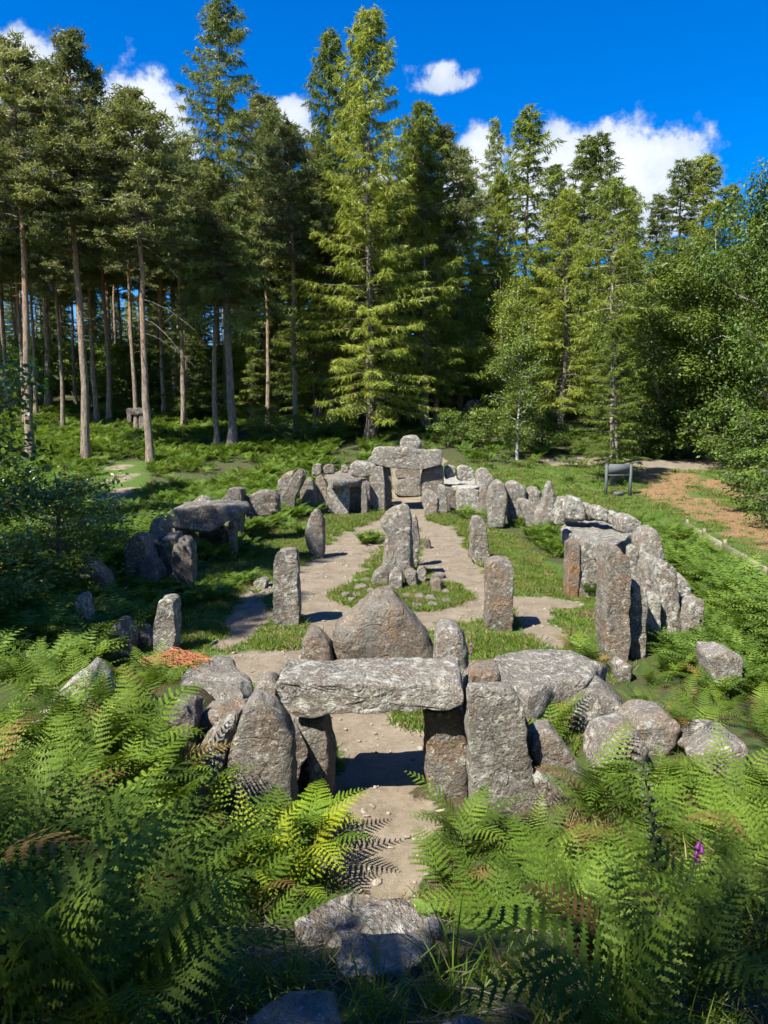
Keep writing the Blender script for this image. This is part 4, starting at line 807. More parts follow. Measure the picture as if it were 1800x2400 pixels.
tree('pineB', 'pine right behind the pine with broken limbs', px=(383, 980), top=(400, 330), rot=5.3, width=.9)
tree('spruceB', 'thin see-through spruce behind the gap right of the central larches', px=(1150, 940), top=(1112, 278), rot=1.0, width=.75)
tree('larchC', 'larch with an open spire against the big cloud', px=(1225, 975), top=(1232, 254), rot=.4, width=1.4)
tree('spruceB', 'left one of the twin-topped spruces before the cloud', px=(1350, 965), top=(1352, 318), rot=2.9, width=1.35)
tree('spruceB', 'right one of the twin-topped spruces before the cloud', px=(1398, 962), top=(1396, 308), rot=4.9, width=1.4)
tree('larchR', 'larch with a bare pale bole rising behind the grey sign', px=(1440, 1088), top=(1492, 425), rot=2.0, lean=.03, width=1.1)
tree('spruceB', 'left of two spires at the cloud right end', px=(1570, 985), top=(1558, 376), rot=1.4, width=1.4)
tree('larchC', 'right of two spires at the cloud right end', px=(1628, 990), top=(1620, 360), rot=3.3, width=1.5)
tree('birch', 'young birch with a thin white stem in front of the dark wood', px=(1213, 1078), top=(1222, 735), rot=.5)
tree('broadA', 'big leafy tree filling the right edge of the picture', px=(1800, 1095), top=(1810, 330), rot=.2, width=.8)
tree('broadB', 'glossy-leaved tree with pale bent stems left of the right edge tree', px=(1660, 1075), top=(1670, 500), rot=1.2, width=.95)
tree('broadB', 'bushy tree right behind the bare-boled larch', px=(1560, 1070), top=(1550, 560), rot=2.7, width=1.15)
tree('larchC', 'broad larch between the young birch and the bare-boled larch', px=(1320, 1020), top=(1312, 440), rot=4.0, width=1.35)
tree('broadB', 'loose tree behind the young birch', px=(1180, 1000), top=(1185, 620), rot=5.2)
tree('birch', 'low overhanging tree at the right edge beside the woodchip path', base=(14.0, 22.5), height=7.6, rot=2.3, width=1.3)
tree('larchC', 'low larch boughs sweeping the ground behind the grey sign', base=(13.4, 44.0), height=9.5, rot=1.3, width=1.6)
for k, (px, py, tx, ty, key, lb) in enumerate([
        (1075, 985, 1085, 350, 'larchC', 'narrow larch just right of the central larches, half hidden'), (1160, 965, 1165, 400, 'larchB', 'short spire left of the open larch spire'),
        (1290, 960, 1295, 385, 'larchC', 'spire between the open larch and the twin-topped spruces'), (1455, 975, 1460, 440, 'larchB', 'spire between the twin spruces and the bare-boled larch'),
        (1520, 980, 1515, 455, 'spruceB', 'dark spire right of the bare-boled larch'), (1690, 985, 1690, 430, 'larchC', 'spire left of the big right edge tree'),
        (960, 985, 965, 300, 'larchC', 'spire between the two central larches'), (1100, 960, 1050, 420, 'spruceB', 'low spire in the gap right of the central larches'),
        (830, 990, 820, 190, 'larchC', 'slender larch just left of the great central larch'), (650, 985, 655, 260, 'spruceB', 'slender spruce behind the thin pines right of the tall spruce')]):
    tree(key, lb, px=(px, py), top=(tx, ty), rot=k * 1.9, width=1.15)
# shrubs
for k, (px, py, hh, lb) in enumerate([
        (1270, 1060, 3.2, 'yellowish shrub left of the bare-boled larch'), (1590, 1075, 4.0, 'dark shrub under the glossy-leaved tree'),
        (1500, 1070, 3.4, 'shrub just right of the bare pale bole'), (1690, 1090, 4.4, 'shrub under the big right edge tree'),
        (1130, 1050, 3.0, 'dark shrub on the slope right of the far gateway'), (1060, 1045, 2.6, 'dark shrub close to the far lintel end'),
        (620, 1030, 2.6, 'shrub at the foot of the pines left of the far gateway'), (690, 1045, 2.4, 'low shrub behind the far left chamber'),
        (440, 985, 3.4, 'grey-green shrub hanging beside the pine with broken limbs'), (560, 990, 2.4, 'shrub under the tall spruce'), (800, 1030, 2.2, 'shrub left of the stacked boulder'),
        (1760, 1110, 4.0, 'shrub cut by the right edge beside the grey path')]):
    tree('bush', lb, px=(px, py), height=hh, rot=k * 1.7, width=1.25)
tree('bush', 'shady bush at the right edge below the grey path', base=(15.2, 28.0), height=2.6, rot=.9, width=1.2)
tree('bush', 'dark bush at the right edge beside the woodchips', base=(17.0, 33.0), height=3.0, rot=2.9, width=1.2)
# young oaks at the left
tree('oak', 'young oak reaching in from the left edge above the ferns', base=(-9.3, 15.0), height=6.2, rot=.4)
tree('oak', 'sprawling oak bush over the shaded left ring', base=(-7.2, 16.4), height=3.0, rot=2.1, width=1.7)
tree('oak', 'second oak bush behind the sprawling one at the left edge', base=(-10.4, 19.0), height=3.0, rot=3.3, width=1.4)
tree('oak', 'low oak bush at the left edge by the narrow lit stone', base=(-7.2, 13.0), height=2.3, rot=5.0, width=1.5)
tree('oak', 'oak bush at the left edge below the small path', base=(-9.4, 21.5), height=2.9, rot=1.0, width=1.5)
tree('oak', 'farthest oak bush at the left edge beside the small path', base=(-12.6, 26.0), height=3.0, rot=4.2, width=1.5)
tree('larchC', 'low-boughed larch in the dark gap left of the larch spire', px=(735, 1004), top=(728, 470), rot=.9, width=1.35)
tree('larchC', 'short bushy larch under the slim pines right of the tall spruce', px=(596, 990), top=(600, 560), rot=3.6, width=1.5)
tree('spruceB', 'short spruce among the boles left of the tall spruce', px=(440, 985), top=(436, 600), rot=5.1, width=1.3)
# the wood behind: countable boles in shade, nothing tells them apart
rw = random.Random(7); spots = []
def spot_ok(x, y, d): return all((x - a) ** 2 + (y - b) ** 2 > d * d for a, b in spots)
for k in range(4000):
    y = rw.uniform(62, 128); x = rw.uniform(-0.56 * y - 4, 0.08 * y)
    if spot_ok(x, y, 3.9): spots.append((x, y))
    if len(spots) >= 92: break
for k, (x, y) in enumerate(spots):
    tree(('pineA', 'pineB', 'pineC')[k % 3], 'pine bole standing in the shade deep in the left wood', base=(x, y), height=rw.uniform(19, 25), rot=rw.uniform(0, 6.28), width=rw.uniform(.8, 1.0), group='pines deep in the left wood')
sp2 = []; spots = []
for k in range(3000):
    y = rw.uniform(66, 120); x = rw.uniform(0.08 * y, 0.6 * y)
    if spot_ok(x, y, 4.6): spots.append((x, y))
    if len(spots) >= 40: break
for k, (x, y) in enumerate(spots):
    tree(('larchC', 'spruceB', 'larchB', 'broadA')[k % 4], 'tree in the dense mixed wood far behind the right-hand trees', base=(x, y), height=rw.uniform(13, 19) if k % 4 < 3 else rw.uniform(9, 12), rot=rw.uniform(0, 6.28), group='trees deep in the right wood')
spots = []
for k in range(1500):
    y = rw.uniform(78, 108); x = rw.uniform(-0.58 * y, 0.1 * y)
    if spot_ok(x, y, 3.6): spots.append((x, y))
    if len(spots) >= 60: break
for k, (x, y) in enumerate(spots):
    tree('bush', 'understorey bush in the shade deep in the left wood', base=(x, y), height=rw.uniform(4, 7), rot=rw.uniform(0, 6.28), width=rw.uniform(1.0, 1.3), group='understorey bushes deep in the left wood')
# the far edge of the wood closes the view between the boles
spots = []
for k in range(3000):
    y = rw.uniform(100, 150); x = rw.uniform(-0.6 * y, 0.55 * y)
    if spot_ok(x, y, 4.3): spots.append((x, y))
    if len(spots) >= 120: break
for k, (x, y) in enumerate(spots):
    tree(('spruceB', 'larchC', 'spruceB')[k % 3], 'conifer in the dark far edge of the wood, boughs down to the ground', base=(x, y), height=rw.uniform(11, 16), rot=rw.uniform(0, 6.28), width=1.5, group='conifers at the far edge of the wood')
# trees outside the frame, left of and behind the viewer, whose shade falls into the picture
for k, (key, x, y, hh) in enumerate([('broadA', -10.5, -6.0, 17), ('broadA', -5.2, -8.0, 15), ('pineC', -14.6, 5.4, 22), ('broadA', -1.0, -10.5, 16),
                                     ('pineC', -14.8, 11.6, 22), ('pineB', -19, 22, 20), ('pineA', -24, 30, 22), ('broadB', 5, -11, 14)]):
    tree(key, 'tree standing outside the picture whose shade falls across the clearing', base=(x, y), height=hh, rot=k * 1.1, width=.66 if key == 'pineC' else 1.0, group='shade trees round the viewer')

# ------------------------------------------------------------------ ferns
def frond_tris(seed, L=1.0, fine=True, phi0=0.25, phi1=1.75, npin=15, wmax=0.27):
    rg = np.random.default_rng(seed); n = 40; s = np.linspace(0, 1, n); phi = phi0 + (phi1 - phi0) * s ** 1.3
    dx = np.sin(phi) * L / (n - 1); dz = np.cos(phi) * L / (n - 1)
    X = np.r_[0, np.cumsum(dx[:-1])]; Z = np.r_[0, np.cumsum(dz[:-1])]
    bend = rg.normal(0, .06) * s ** 2
    T = []
    def at(q):
        ph = np.interp(q, s, phi); return np.array([np.interp(q, s, X), np.interp(q, s, bend), np.interp(q, s, Z)]), np.array([math.sin(ph), 0, math.cos(ph)]), np.array([-math.cos(ph), 0, math.sin(ph)])
    # rachis
    for a, b in zip(np.linspace(0, .95, 9)[:-1], np.linspace(0, .95, 9)[1:]):
        p0, _, _ = at(a); p1, _, _ = at(b); wd = .007 * (1 - a) + .0015; e = np.array([0, wd, 0])
        T += [[p0 - e, p0 + e, p1 + e], [p0 - e, p1 + e, p1 - e]]
    for k in range(npin):
        q = .26 + .73 * (k / (npin - 1)) ** .9; p, tg, nm = at(q); u = (q - .26) / .74
        pl = wmax * L * min(1, .55 + 2.2 * u) * (1 - u) ** .85 + .02 * L
        for sg in (-1, 1):
            pl2 = pl * rg.uniform(.88, 1.08); fw = .35 + .25 * u
            d = unit(np.array([0, sg, 0]) + tg * fw + nm * rg.normal(-.05, .08))
            w_ = unit(tg - d * np.dot(tg, d))
            if fine:
                m = max(4, int(pl2 / .022)); up = unit(np.cross(d, w_))
                for j in range(m):
                    uu = (j + .3) / m; c = p + d * pl2 * uu - nm * (.10 * pl2 * uu ** 2); ll = (.115 * pl2 * (1 - uu) ** .6 + .007) * (1 if j else .7); hw = pl2 / m * .47
                    for s2 in (-1, 1):
                        tip = c + w_ * s2 * ll + d * ll * .45; T.append([c - d * hw, c + d * hw, tip])
                hs = .055 * pl2 + .004; c2 = p + d * pl2 * .3 - nm * .01 * pl2; e2 = p + d * pl2 * .98 - nm * .1 * pl2; T += [[p, c2 + w_ * hs, c2 - w_ * hs], [c2 + w_ * hs, e2, c2 - w_ * hs]]
            else:
                hw = .115 * pl2 + .006; c = p + d * pl2 * .35; e = p + d * pl2 - nm * .1 * pl2; md = p + d * pl2 * .7 - nm * .05 * pl2
                T += [[p, c + w_ * hw, c - w_ * hw], [c + w_ * hw, md + w_ * hw * .55, c - w_ * hw], [c - w_ * hw, md + w_ * hw * .55, md - w_ * hw * .55], [md - w_ * hw * .55, md + w_ * hw * .55, e]]
    return np.array(T, float)
FINE = [tris_mesh('fern_frond', frond_tris(40 + k, 1.0, True, rg0, rg1, 14, wm)) for k, (rg0, rg1, wm) in enumerate([(.2, 1.5, .27), (.35, 1.9, .3), (.15, 1.2, .25), (.3, 1.65, .33), (.1, 2.3, .28), (.45, 1.4, .24)])]
BROWN = [FINE[4].copy(), FINE[1].copy()]
for b_ in BROWN: b_.materials.append(M['fern_brown'])
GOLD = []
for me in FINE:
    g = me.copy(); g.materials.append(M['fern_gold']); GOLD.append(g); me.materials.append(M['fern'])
def rotz(T, a):
    c, s_ = math.cos(a), math.sin(a); R = np.array([[c, -s_, 0], [s_, c, 0], [0, 0, 1]]); return T @ R.T
rgf = random.Random(5)
def fern(x, y, size, label, group, nf=7, gold=False, dz=-.04):
    e = bpy.data.objects.new('fern', None); COL.objects.link(e); e.location = (x, y, gz(x, y) + dz); e.rotation_euler = (0, 0, rgf.uniform(0, 6.28))
    e.empty_display_size = .1; tag(e, label, 'fern', group)
    for k in range(nf):
        me = rgf.choice(BROWN) if rgf.random() < .05 else rgf.choice(GOLD if gold else FINE); f = link('frond', me, parent=e)
        s = size * rgf.uniform(.7, 1.12); f.scale = (s, s, s)
        f.rotation_euler = (rgf.uniform(-.18, .18), rgf.uniform(-.28, .22), k * 6.283 / nf + rgf.uniform(-.4, .4)); f.location = (rgf.uniform(-.04, .04), rgf.uniform(-.04, .04), 0)
    return e
near = []
def fern_patch(region, n, sizes, label, group, gold=False, mind=.3, nf=7, dens=None):
    c = 0; tries = 0
    while c < n and tries < n * 80:
        tries += 1
        x = rgf.uniform(region[0], region[1]); y = rgf.uniform(region[2], region[3])
        if any((x - a) ** 2 + (y - b) ** 2 < mind * mind for a, b in near): continue
        if any((x - a) ** 2 + (y - b) ** 2 < (r * .95) ** 2 for a, b, r in STONES): continue
        if dens is not None and not dens(x, y): continue
        if y > 6.6 and any(b - .75 < y < b and abs(x - a) < r * 1.15 for a, b, r in STONES): continue
        near.append((x, y)); fern(x, y, rgf.uniform(*sizes), label, group, nf, gold); c += 1
offp = lambda x, y: seg_dist(np.array([x]), np.array([y]), path_lines[0])[0] > .18
fern_patch((-4.3, -0.75, 4.4, 7.0), 32, (.75, 1.1), 'bracken fern on the sunny bank left of the doorway path', 'ferns on the left bank', mind=.34, dens=lambda x, y: offp(x, y) and x < -0.55 * (y > 6.2))
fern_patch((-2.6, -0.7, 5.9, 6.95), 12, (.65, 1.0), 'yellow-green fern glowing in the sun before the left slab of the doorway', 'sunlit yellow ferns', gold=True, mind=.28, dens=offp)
fern_patch((-2.3, -0.5, 1.75, 4.4), 34, (.6, .95), 'fern in deep shade on the mound at lower left', 'shaded ferns at lower left', mind=.27, dens=lambda x, y: x < -.33 * y + .12 and not (y < 2.35 and x > -.66))
fern_patch((0.55, 3.6, 4.2, 7.0), 32, (.7, 1.0), 'dark fern before the tall flat slab right of the doorway path', 'ferns on the right bank', mind=.32, dens=offp)
fern_patch((0.25, 2.5, 1.7, 4.2), 38, (.4, .68), 'fern in shade on the mound at lower right', 'shaded ferns at lower right', mind=.26, dens=lambda x, y: not (x < .66 and 2.0 < y < 3.4) and not (x < .4))
fern_patch((3.2, 7.6, 5.6, 12.6), 46, (.55, .85), 'bracken fern among the boulders on the right-hand bank', 'ferns among the right boulders', mind=.42)
fern_patch((-6.6, -2.4, 6.8, 11.4), 46, (.48, .74), 'bracken fern on the left bank between the fallen stones', 'ferns among the left stones', mind=.42, dens=lambda x, y: offp(x, y) and not (x > -2.9 and y > 9.2))
fern(2.05, 8.55, .8, 'bright fern tuft growing against the propped flat slab', None, 9)
fern(1.75, 8.35, .7, 'bright fern tuft tight behind the tall flat slab', None, 8)
fern(.42, 4.35, .42, 'small fern silhouetted against the pale path below the doorway', None, 5)
fern(-.55, 4.7, .45, 'small fern left of the pale path below the doorway', None, 5)

# bracken beyond: a mass nobody could count
def geo_scatter(name, label, pts, rots, scls, idx, meshes, kind='stuff', cat=None):
    me = bpy.data.meshes.new(name); me.vertices.add(len(pts)); me.vertices.foreach_set('co', np.ascontiguousarray(pts, np.float32).ravel())
    for an, ty, arr in (('rot', 'FLOAT_VECTOR', rots), ('scl', 'FLOAT', scls), ('idx', 'INT', idx)):
        at = me.attributes.new(an, ty, 'POINT'); at.data.foreach_set('vector' if ty == 'FLOAT_VECTOR' else 'value', np.ascontiguousarray(arr).ravel())
    o = link(name, me, kind=kind, label=label, cat=cat)
    ng = bpy.data.node_groups.new(name + '_scatter', 'GeometryNodeTree'); N = ng.nodes
    ng.interface.new_socket('Geometry', in_out='INPUT', socket_type='NodeSocketGeometry'); ng.interface.new_socket('Geometry', in_out='OUTPUT', socket_type='NodeSocketGeometry')
    gi = N.new('NodeGroupInput'); go = N.new('NodeGroupOutput'); ip = N.new('GeometryNodeInstanceOnPoints'); gti = N.new('GeometryNodeGeometryToInstance')
    for k, m_ in enumerate(meshes):
        pr = bpy.data.objects.new(m_.name + '_shape', m_); oi = N.new('GeometryNodeObjectInfo'); oi.inputs['Object'].default_value = pr; oi.inputs['As Instance'].default_value = True
        ng.links.new(oi.outputs['Geometry'], gti.inputs[0])
    def attr(nm, ty):
        n_ = N.new('GeometryNodeInputNamedAttribute'); n_.data_type = ty; n_.inputs['Name'].default_value = nm; return n_.outputs['Attribute']
    jn = N.new('GeometryNodeJoinGeometry')
    for l in list(ng.links):
        if l.to_node == gti: s_ = l.from_socket; ng.links.remove(l); ng.links.new(s_, jn.inputs[0])
    N.remove(gti)
    ip.inputs['Pick Instance'].default_value = True
    ng.links.new(gi.outputs[0], ip.inputs['Points']); ng.links.new(jn.outputs[0], ip.inputs['Instance'])
    ng.links.new(attr('idx', 'INT'), ip.inputs['Instance Index']); ng.links.new(attr('scl', 'FLOAT'), ip.inputs['Scale'])
    e2r = N.new('FunctionNodeEulerToRotation'); ng.links.new(attr('rot', 'FLOAT_VECTOR'), e2r.inputs[0]); ng.links.new(e2r.outputs[0], ip.inputs['Rotation'])
    ng.links.new(ip.outputs[0], go.inputs[0])
    md = o.modifiers.new('scatter', 'NODES'); md.node_group = ng
    return o
def plant_mesh(seed, nf, spread, fine=False):
    rg = random.Random(seed); T = []
    for k in range(nf):
        f = frond_tris(seed * 10 + k, rg.uniform(.8, 1.1), fine, rg.uniform(.1, .5), rg.uniform(1.3, 2.0), 11, rg.uniform(.26, .34))
        f = rotz(f, k * 6.283 / nf + rg.uniform(-.4, .4)); f[:, :, :2] += [rg.uniform(-spread, spread), rg.uniform(-spread, spread)]; T.append(f)
    me = tris_mesh('bracken_plant', np.concatenate(T)); me.materials.append(M['fern_far']); return me
PL = [plant_mesh(60 + k, 7, .12) for k in range(4)]
rn = np.random.default_rng(99)
def scatter_pts(n, x0, x1, y0, y1, dens):
    x = rn.uniform(x0, x1, n); y = rn.uniform(y0, y1, n); keep = rn.random(n) < dens(x, y)
    x, y = x[keep], y[keep]
    ok = np.ones(len(x), bool)
    for a, b, r in STONES: ok &= (x - a) ** 2 + (y - b) ** 2 > (r * 1.0) ** 2
    return x[ok], y[ok]
def ring_e(x, y): return np.sqrt((x / 5.0) ** 2 + ((y - 22) / 14.5) ** 2)
ed = [on_flat(*src('V', a, b), .35) for a, b in ((1480, 1148), (1560, 1196), (1659, 1256), (1780, 1330))]
def d_bracken(x, y):
    p, c, l, pd, isl = masks(x, y); cl = sstep(-.55, .1, fbm2(x, y, .35, 21, 3) + .3)
    inview = np.abs(x) < .56 * y + 6.5
    d = (ring_e(x, y) > 1.1) * cl * (1 - np.clip(p * 2, 0, 1)) * (1 - np.clip(c * 2, 0, 1)) * inview
    d *= 1 - np.clip(1.6 * (1 - sstep(0, 2.2, seg_dist(x, y, path_lines[6]))), 0, 1)
    d *= 1 - .97 * sstep(4, 6, x) * sstep(24, 28, y) * (1 - sstep(46, 52, y))           # mown strip by the sign
    d *= 1 - .9 * sstep(-1.5, 0.5, x) * sstep(35.5, 37, y) * (1 - sstep(45, 52, y)) * (1 - sstep(8, 12, x))
    ex_ = np.interp(-y, [-q[1] for q in ed], [q[0] for q in ed])
    d *= 1 - sstep(-1.3, -.7, x - ex_) * (y < 32)
    d *= (1 - .5 * sstep(50, 70, y))
    return d
xs_, ys_ = [], []
for n, a, b, c_, d_ in ((8000, -42, -3.5, 18, 80), (2600, -12, -4.8, 10.5, 30), (2600, 4.8, 12, 10.5, 28), (1500, -3, 45, 44, 80), (900, -9, 9, 30, 44), (900, 6.5, 13, 5, 14), (700, -13, -6, 4, 12)):
    x, y = scatter_pts(n, a, b, c_, d_, d_bracken); xs_.append(x); ys_.append(y)
# clumps growing inside the court
for (px, py), r, n in (((520, 1300), 1.1, 70), ((505, 1390), .9, 50), ((560, 1240), 1.6, 70), ((600, 1215), 1.3, 40), ((1290, 1250), 1.0, 44), ((1240, 1230), .9, 30), ((1330, 1290), .5, 22), ((870, 1270), .35, 16), ((1215, 1195), .8, 16), ((1420, 1405), .35, 12), ((720, 1250), .5, 14), ((1480, 1360), .4, 10), ((780, 1190), .7, 10)):
    gx, gy = on_flat(px, py); xs_.append(gx + rn.normal(0, r * .5, n)); ys_.append(gy + rn.normal(0, r * .8, n))
X, Y = np.concatenate(xs_), np.concatenate(ys_); n = len(X)
sc = rn.uniform(.65, 1.15, n) * np.where(ring_e(X, Y) < 1.05, .62, 1.0) * np.where((ring_e(X, Y) < 1.5) & (X > 0), .72, 1.0) * np.where(Y > 45, 1.1, 1)
geo_scatter('bracken', 'green bracken covering the slopes round the stone ring', np.stack([X, Y, ground_z(X, Y) - .05], 1), np.stack([rn.normal(0, .12, n), rn.normal(0, .12, n), rn.uniform(0, 6.28, n)], 1).astype(np.float32), sc.astype(np.float32), rn.integers(0, len(PL), n).astype(np.int32), PL)
def lathe(prof, sides=10):
    an = np.arange(sides) * 2 * np.pi / sides; V = np.array([[r * math.cos(a), r * math.sin(a), z] for r, z in prof for a in an])
    i = np.arange(len(prof) - 1)[:, None] * sides; j = np.arange(sides)[None]; j2 = (j + 1) % sides
    return V, np.stack([i + j, i + j2, i + sides + j2, i + sides + j], -1).reshape(-1, 4)
# ------------------------------------------------------------------ grass
def tuft_mesh(seed, nb, h, spread, mat, bend=.5, wd=.008):
    rg = np.random.default_rng(seed); B = np.stack([rg.normal(0, spread, nb), rg.normal(0, spread, nb), np.full(nb, -.01)], 1); D = unit(rg.normal(0, bend, (nb, 3)) * [1, 1, .1] + [0, 0, 1])
    L = h * rg.uniform(.45, 1.1, nb); S = unit(np.cross(D, rg.normal(size=(nb, 3)))) * wd
    mid = B + D * L[:, None] * .55; dr = np.stack([D[:, 0], D[:, 1], -0.25 * np.ones(nb)], 1) * (L * .35)[:, None]; tip = B + D * L[:, None] + dr * .6
    T = np.concatenate([np.stack([B - S, B + S, mid + S * .7], 1), np.stack([B - S, mid + S * .7, mid - S * .7], 1), np.stack([mid - S * .7, mid + S * .7, tip], 1)])
    me = tris_mesh('grass_tuft', T); me.materials.append(M[mat]); return me
GR = [tuft_mesh(1, 22, .11, .06, 'grass'), tuft_mesh(2, 20, .15, .06, 'grass', .7), tuft_mesh(3, 16, .13, .06, 'grass_dry', .6), tuft_mesh(4, 24, .10, .07, 'grass')]
def d_lawn(x, y):
    p, c, l, pd, isl = masks(x, y); return np.clip(l, 0, 1) * (1 - np.clip(p * 1.6 - .1, 0, 1)) * (1 - .85 * c) * (.35 + .65 * sstep(-.4, .3, fbm2(x, y, 1.1, 31, 3)))
xi, yi = scatter_pts(2600, isl_c[0] - isl_r, isl_c[0] + isl_r, isl_c[1] - isl_r, isl_c[1] + isl_r, lambda x, y: 1.0 * (np.hypot(x - isl_c[0], y - isl_c[1]) < isl_r * 1.0))
xa, ya = scatter_pts(46000, -5.6, 5.8, 8.0, 37, d_lawn)
xb, yb = scatter_pts(14000, 4.5, 24, 16, 52, d_lawn); xc, yc = scatter_pts(5000, -14, 4, 34, 52, d_lawn)
X = np.concatenate([xa, xb, xc, xi]); Y = np.concatenate([ya, yb, yc, yi]); n = len(X)
sc = rn.uniform(.6, 1.25, n) * (1 + .8 * sstep(18, 45, Y)); ix = rn.choice([0, 1, 3, 2], n, p=[.37, .28, .27, .08])
geo_scatter('grass', 'short bright grass between the stones and the paths', np.stack([X, Y, ground_z(X, Y)], 1), np.stack([rn.normal(0, .1, n), rn.normal(0, .1, n), rn.uniform(0, 6.28, n)], 1).astype(np.float32), sc.astype(np.float32), ix.astype(np.int32), GR)
# grass and litter on the mound in the foreground
LG = [tuft_mesh(11, 26, .26, .06, 'grass', .55, .004), tuft_mesh(12, 22, .2, .07, 'grass', .8, .004), tuft_mesh(13, 18, .2, .08, 'grass_dry', 1.2, .003)]
x, y = scatter_pts(3400, -4, 4.5, 1.5, 7.2, lambda x, y: (.25 + .75 * sstep(-.3, .3, fbm2(x, y, 1.3, 41, 3))) * (1 - masks(x, y)[0]) * ~((np.abs(x - .1) < .8) & (y > 2.45) & (y < 3.5)))
x2, y2 = scatter_pts(900, 3.0, 8, 5.5, 9, lambda x, y: sstep(-.1, .4, fbm2(x, y, .9, 43, 2))); x = np.r_[x, x2]; y = np.r_[y, y2]; n = len(x)
geo_scatter('mound_grass', 'longer shaded grass on the mound at the bottom of the picture', np.stack([x, y, ground_z(x, y)], 1), np.stack([rn.normal(0, .15, n), rn.normal(0, .15, n), rn.uniform(0, 6.28, n)], 1).astype(np.float32), rn.uniform(.6, 1.2, n).astype(np.float32), rn.choice([0, 1, 2], n, p=[.4, .35, .25]).astype(np.int32), LG)
xt, yt = on_ground(1595, 1945); n = 260
TG = [tuft_mesh(31, 24, .3, .07, 'grass_dry', .6, .005)]
x = rn.normal(xt, .42, n); y = rn.normal(yt, .3, n)
geo_scatter('dry_grass', 'tan dry grass patch beside the bent foxglove at the right', np.stack([x, y, ground_z(x, y)], 1), np.stack([rn.normal(0, .15, n), rn.normal(0, .15, n), rn.uniform(0, 6.28, n)], 1).astype(np.float32), rn.uniform(.6, 1.1, n).astype(np.float32), np.zeros(n, np.int32), TG)
def pebble_mesh(seed):
    rg = np.random.default_rng(seed); V, F = lathe([(.001, -.01), (.03, -.005), (.042, .008), (.03, .022), (.002, .027)], 7); V = V * rg.uniform(.6, 1.3, 3) + rg.normal(0, .004, V.shape)
    me = mesh_from('pebble', V, F, True); me.materials.append(M['pebble']); return me
PBM = [pebble_mesh(k) for k in range(3)]
xa, ya = scatter_pts(7000, -4.6, 4.6, 5, 37, lambda x, y: masks(x, y)[0] * .5 + .9 * (np.abs(masks(x, y)[0] - .5) < .4)); n = len(xa)
geo_scatter('gravel', 'scattered small stones along the trodden earth paths', np.stack([xa, ya, ground_z(xa, ya) - .035 * masks(xa, ya)[0]], 1), np.stack([rn.normal(0, .2, n), rn.normal(0, .2, n), rn.uniform(0, 6.28, n)], 1).astype(np.float32), (rn.uniform(.25, 1.0, n) ** 2 + .2).astype(np.float32), rn.integers(0, 3, n).astype(np.int32), PBM)
# reedy grass along the boards at the right
RD = [tuft_mesh(21, 26, .75, .09, 'grass_dry', .22, .008), tuft_mesh(22, 26, .65, .09, 'grass', .25, .008)]
ts = rn.uniform(0, 3, 420); k = np.minimum(ts.astype(int), 2); f = ts - k; E0 = np.array(ed)
x = E0[k, 0] * (1 - f) + E0[k + 1, 0] * f + rn.normal(-.6, .28, 420); y = E0[k, 1] * (1 - f) + E0[k + 1, 1] * f + rn.normal(0, .3, 420); n = 420
geo_scatter('reed_grass', 'tall rushy grass along the low timber edging', np.stack([x, y, ground_z(x, y)], 1), np.stack([rn.normal(0, .1, n), rn.normal(0, .1, n), rn.uniform(0, 6.28, n)], 1).astype(np.float32), rn.uniform(.4, .8, n).astype(np.float32), rn.choice([0, 1], n).astype(np.int32), RD)

# ------------------------------------------------------------------ sign, boards, small plants
def info_sign():
    x, y = on_ground(1448, 1163); g = gz(x, y); s = y / FPX
    e = bpy.data.objects.new('information_board', None); COL.objects.link(e); e.location = (x, y, g); e.rotation_euler = (0, 0, .06)
    tag(e, 'grey metal information board on two posts by the woodchip path', 'sign')
    wd, ht = 58 * s, 76 * s
    for sg in (-1, 1):
        V, F = box_vf((sg * wd / 2, 0, ht / 2 - .15), (.12, .12, ht + .3)); p = link('post', mesh_from('post', V, F), M['metal'], e)
        V, F = box_vf((sg * wd / 2, 0, ht + .02), (.15, .15, .04)); link('post_cap', mesh_from('post_cap', V, F), M['metal'], p)
    V, F = box_vf((0, 0, ht - 12 * s), (wd - .122, .06, 22 * s)); link('panel', mesh_from('panel', V, F), M['metal'], e)
    V, F = box_vf((0, 0, ht - 27 * s), (wd - .122, .05, 2.4 * s)); link('rail', mesh_from('rail', V, F), M['metal'], e)
    V, F = box_vf((0, -.1, 6 * s), (24 * s, .05, 9 * s)); link('foot_plate', mesh_from('foot_plate', V, F), M['metal'], e)
info_sign()
def edging():
    e = bpy.data.objects.new('timber_edging', None); COL.objects.link(e); e.location = (ed[0][0], ed[0][1], gz(*ed[0]))
    tag(e, 'low timber edging boards holding back the woodchip path at the right', 'edging')
    P = [np.array(p) for p in ed[:3]] + [np.array(ed[3])]
    for a, b in zip(P[:-1], P[1:]):
        m = max(1, int(np.linalg.norm(b - a) / 2.2))
        for k in range(m):
            p0 = a + (b - a) * k / m; p1 = a + (b - a) * (k + .985) / m; z0, z1 = gz(*p0), gz(*p1); nrm = unit(np.array([-(p1 - p0)[1], (p1 - p0)[0]])) * .02
            V = np.array([[*(p + s_ * nrm), z + dz] for p, z in ((p0, z0), (p1, z1)) for s_ in (-1, 1) for dz in (-.1, .34)], float)
            F = np.array([[0, 1, 3, 2], [4, 6, 7, 5], [0, 4, 5, 1], [2, 3, 7, 6], [0, 2, 6, 4], [1, 5, 7, 3]])
            link('board', mesh_from('board', V - np.array(e.location), F), M['wood'], e)
            V, F = box_vf((p0[0], p0[1], z0 + .15), (.08, .08, .56)); V[:, :2] += nrm * 3.2; link('peg', mesh_from('peg', V - np.array(e.location), F), M['wood'], e)
edging()
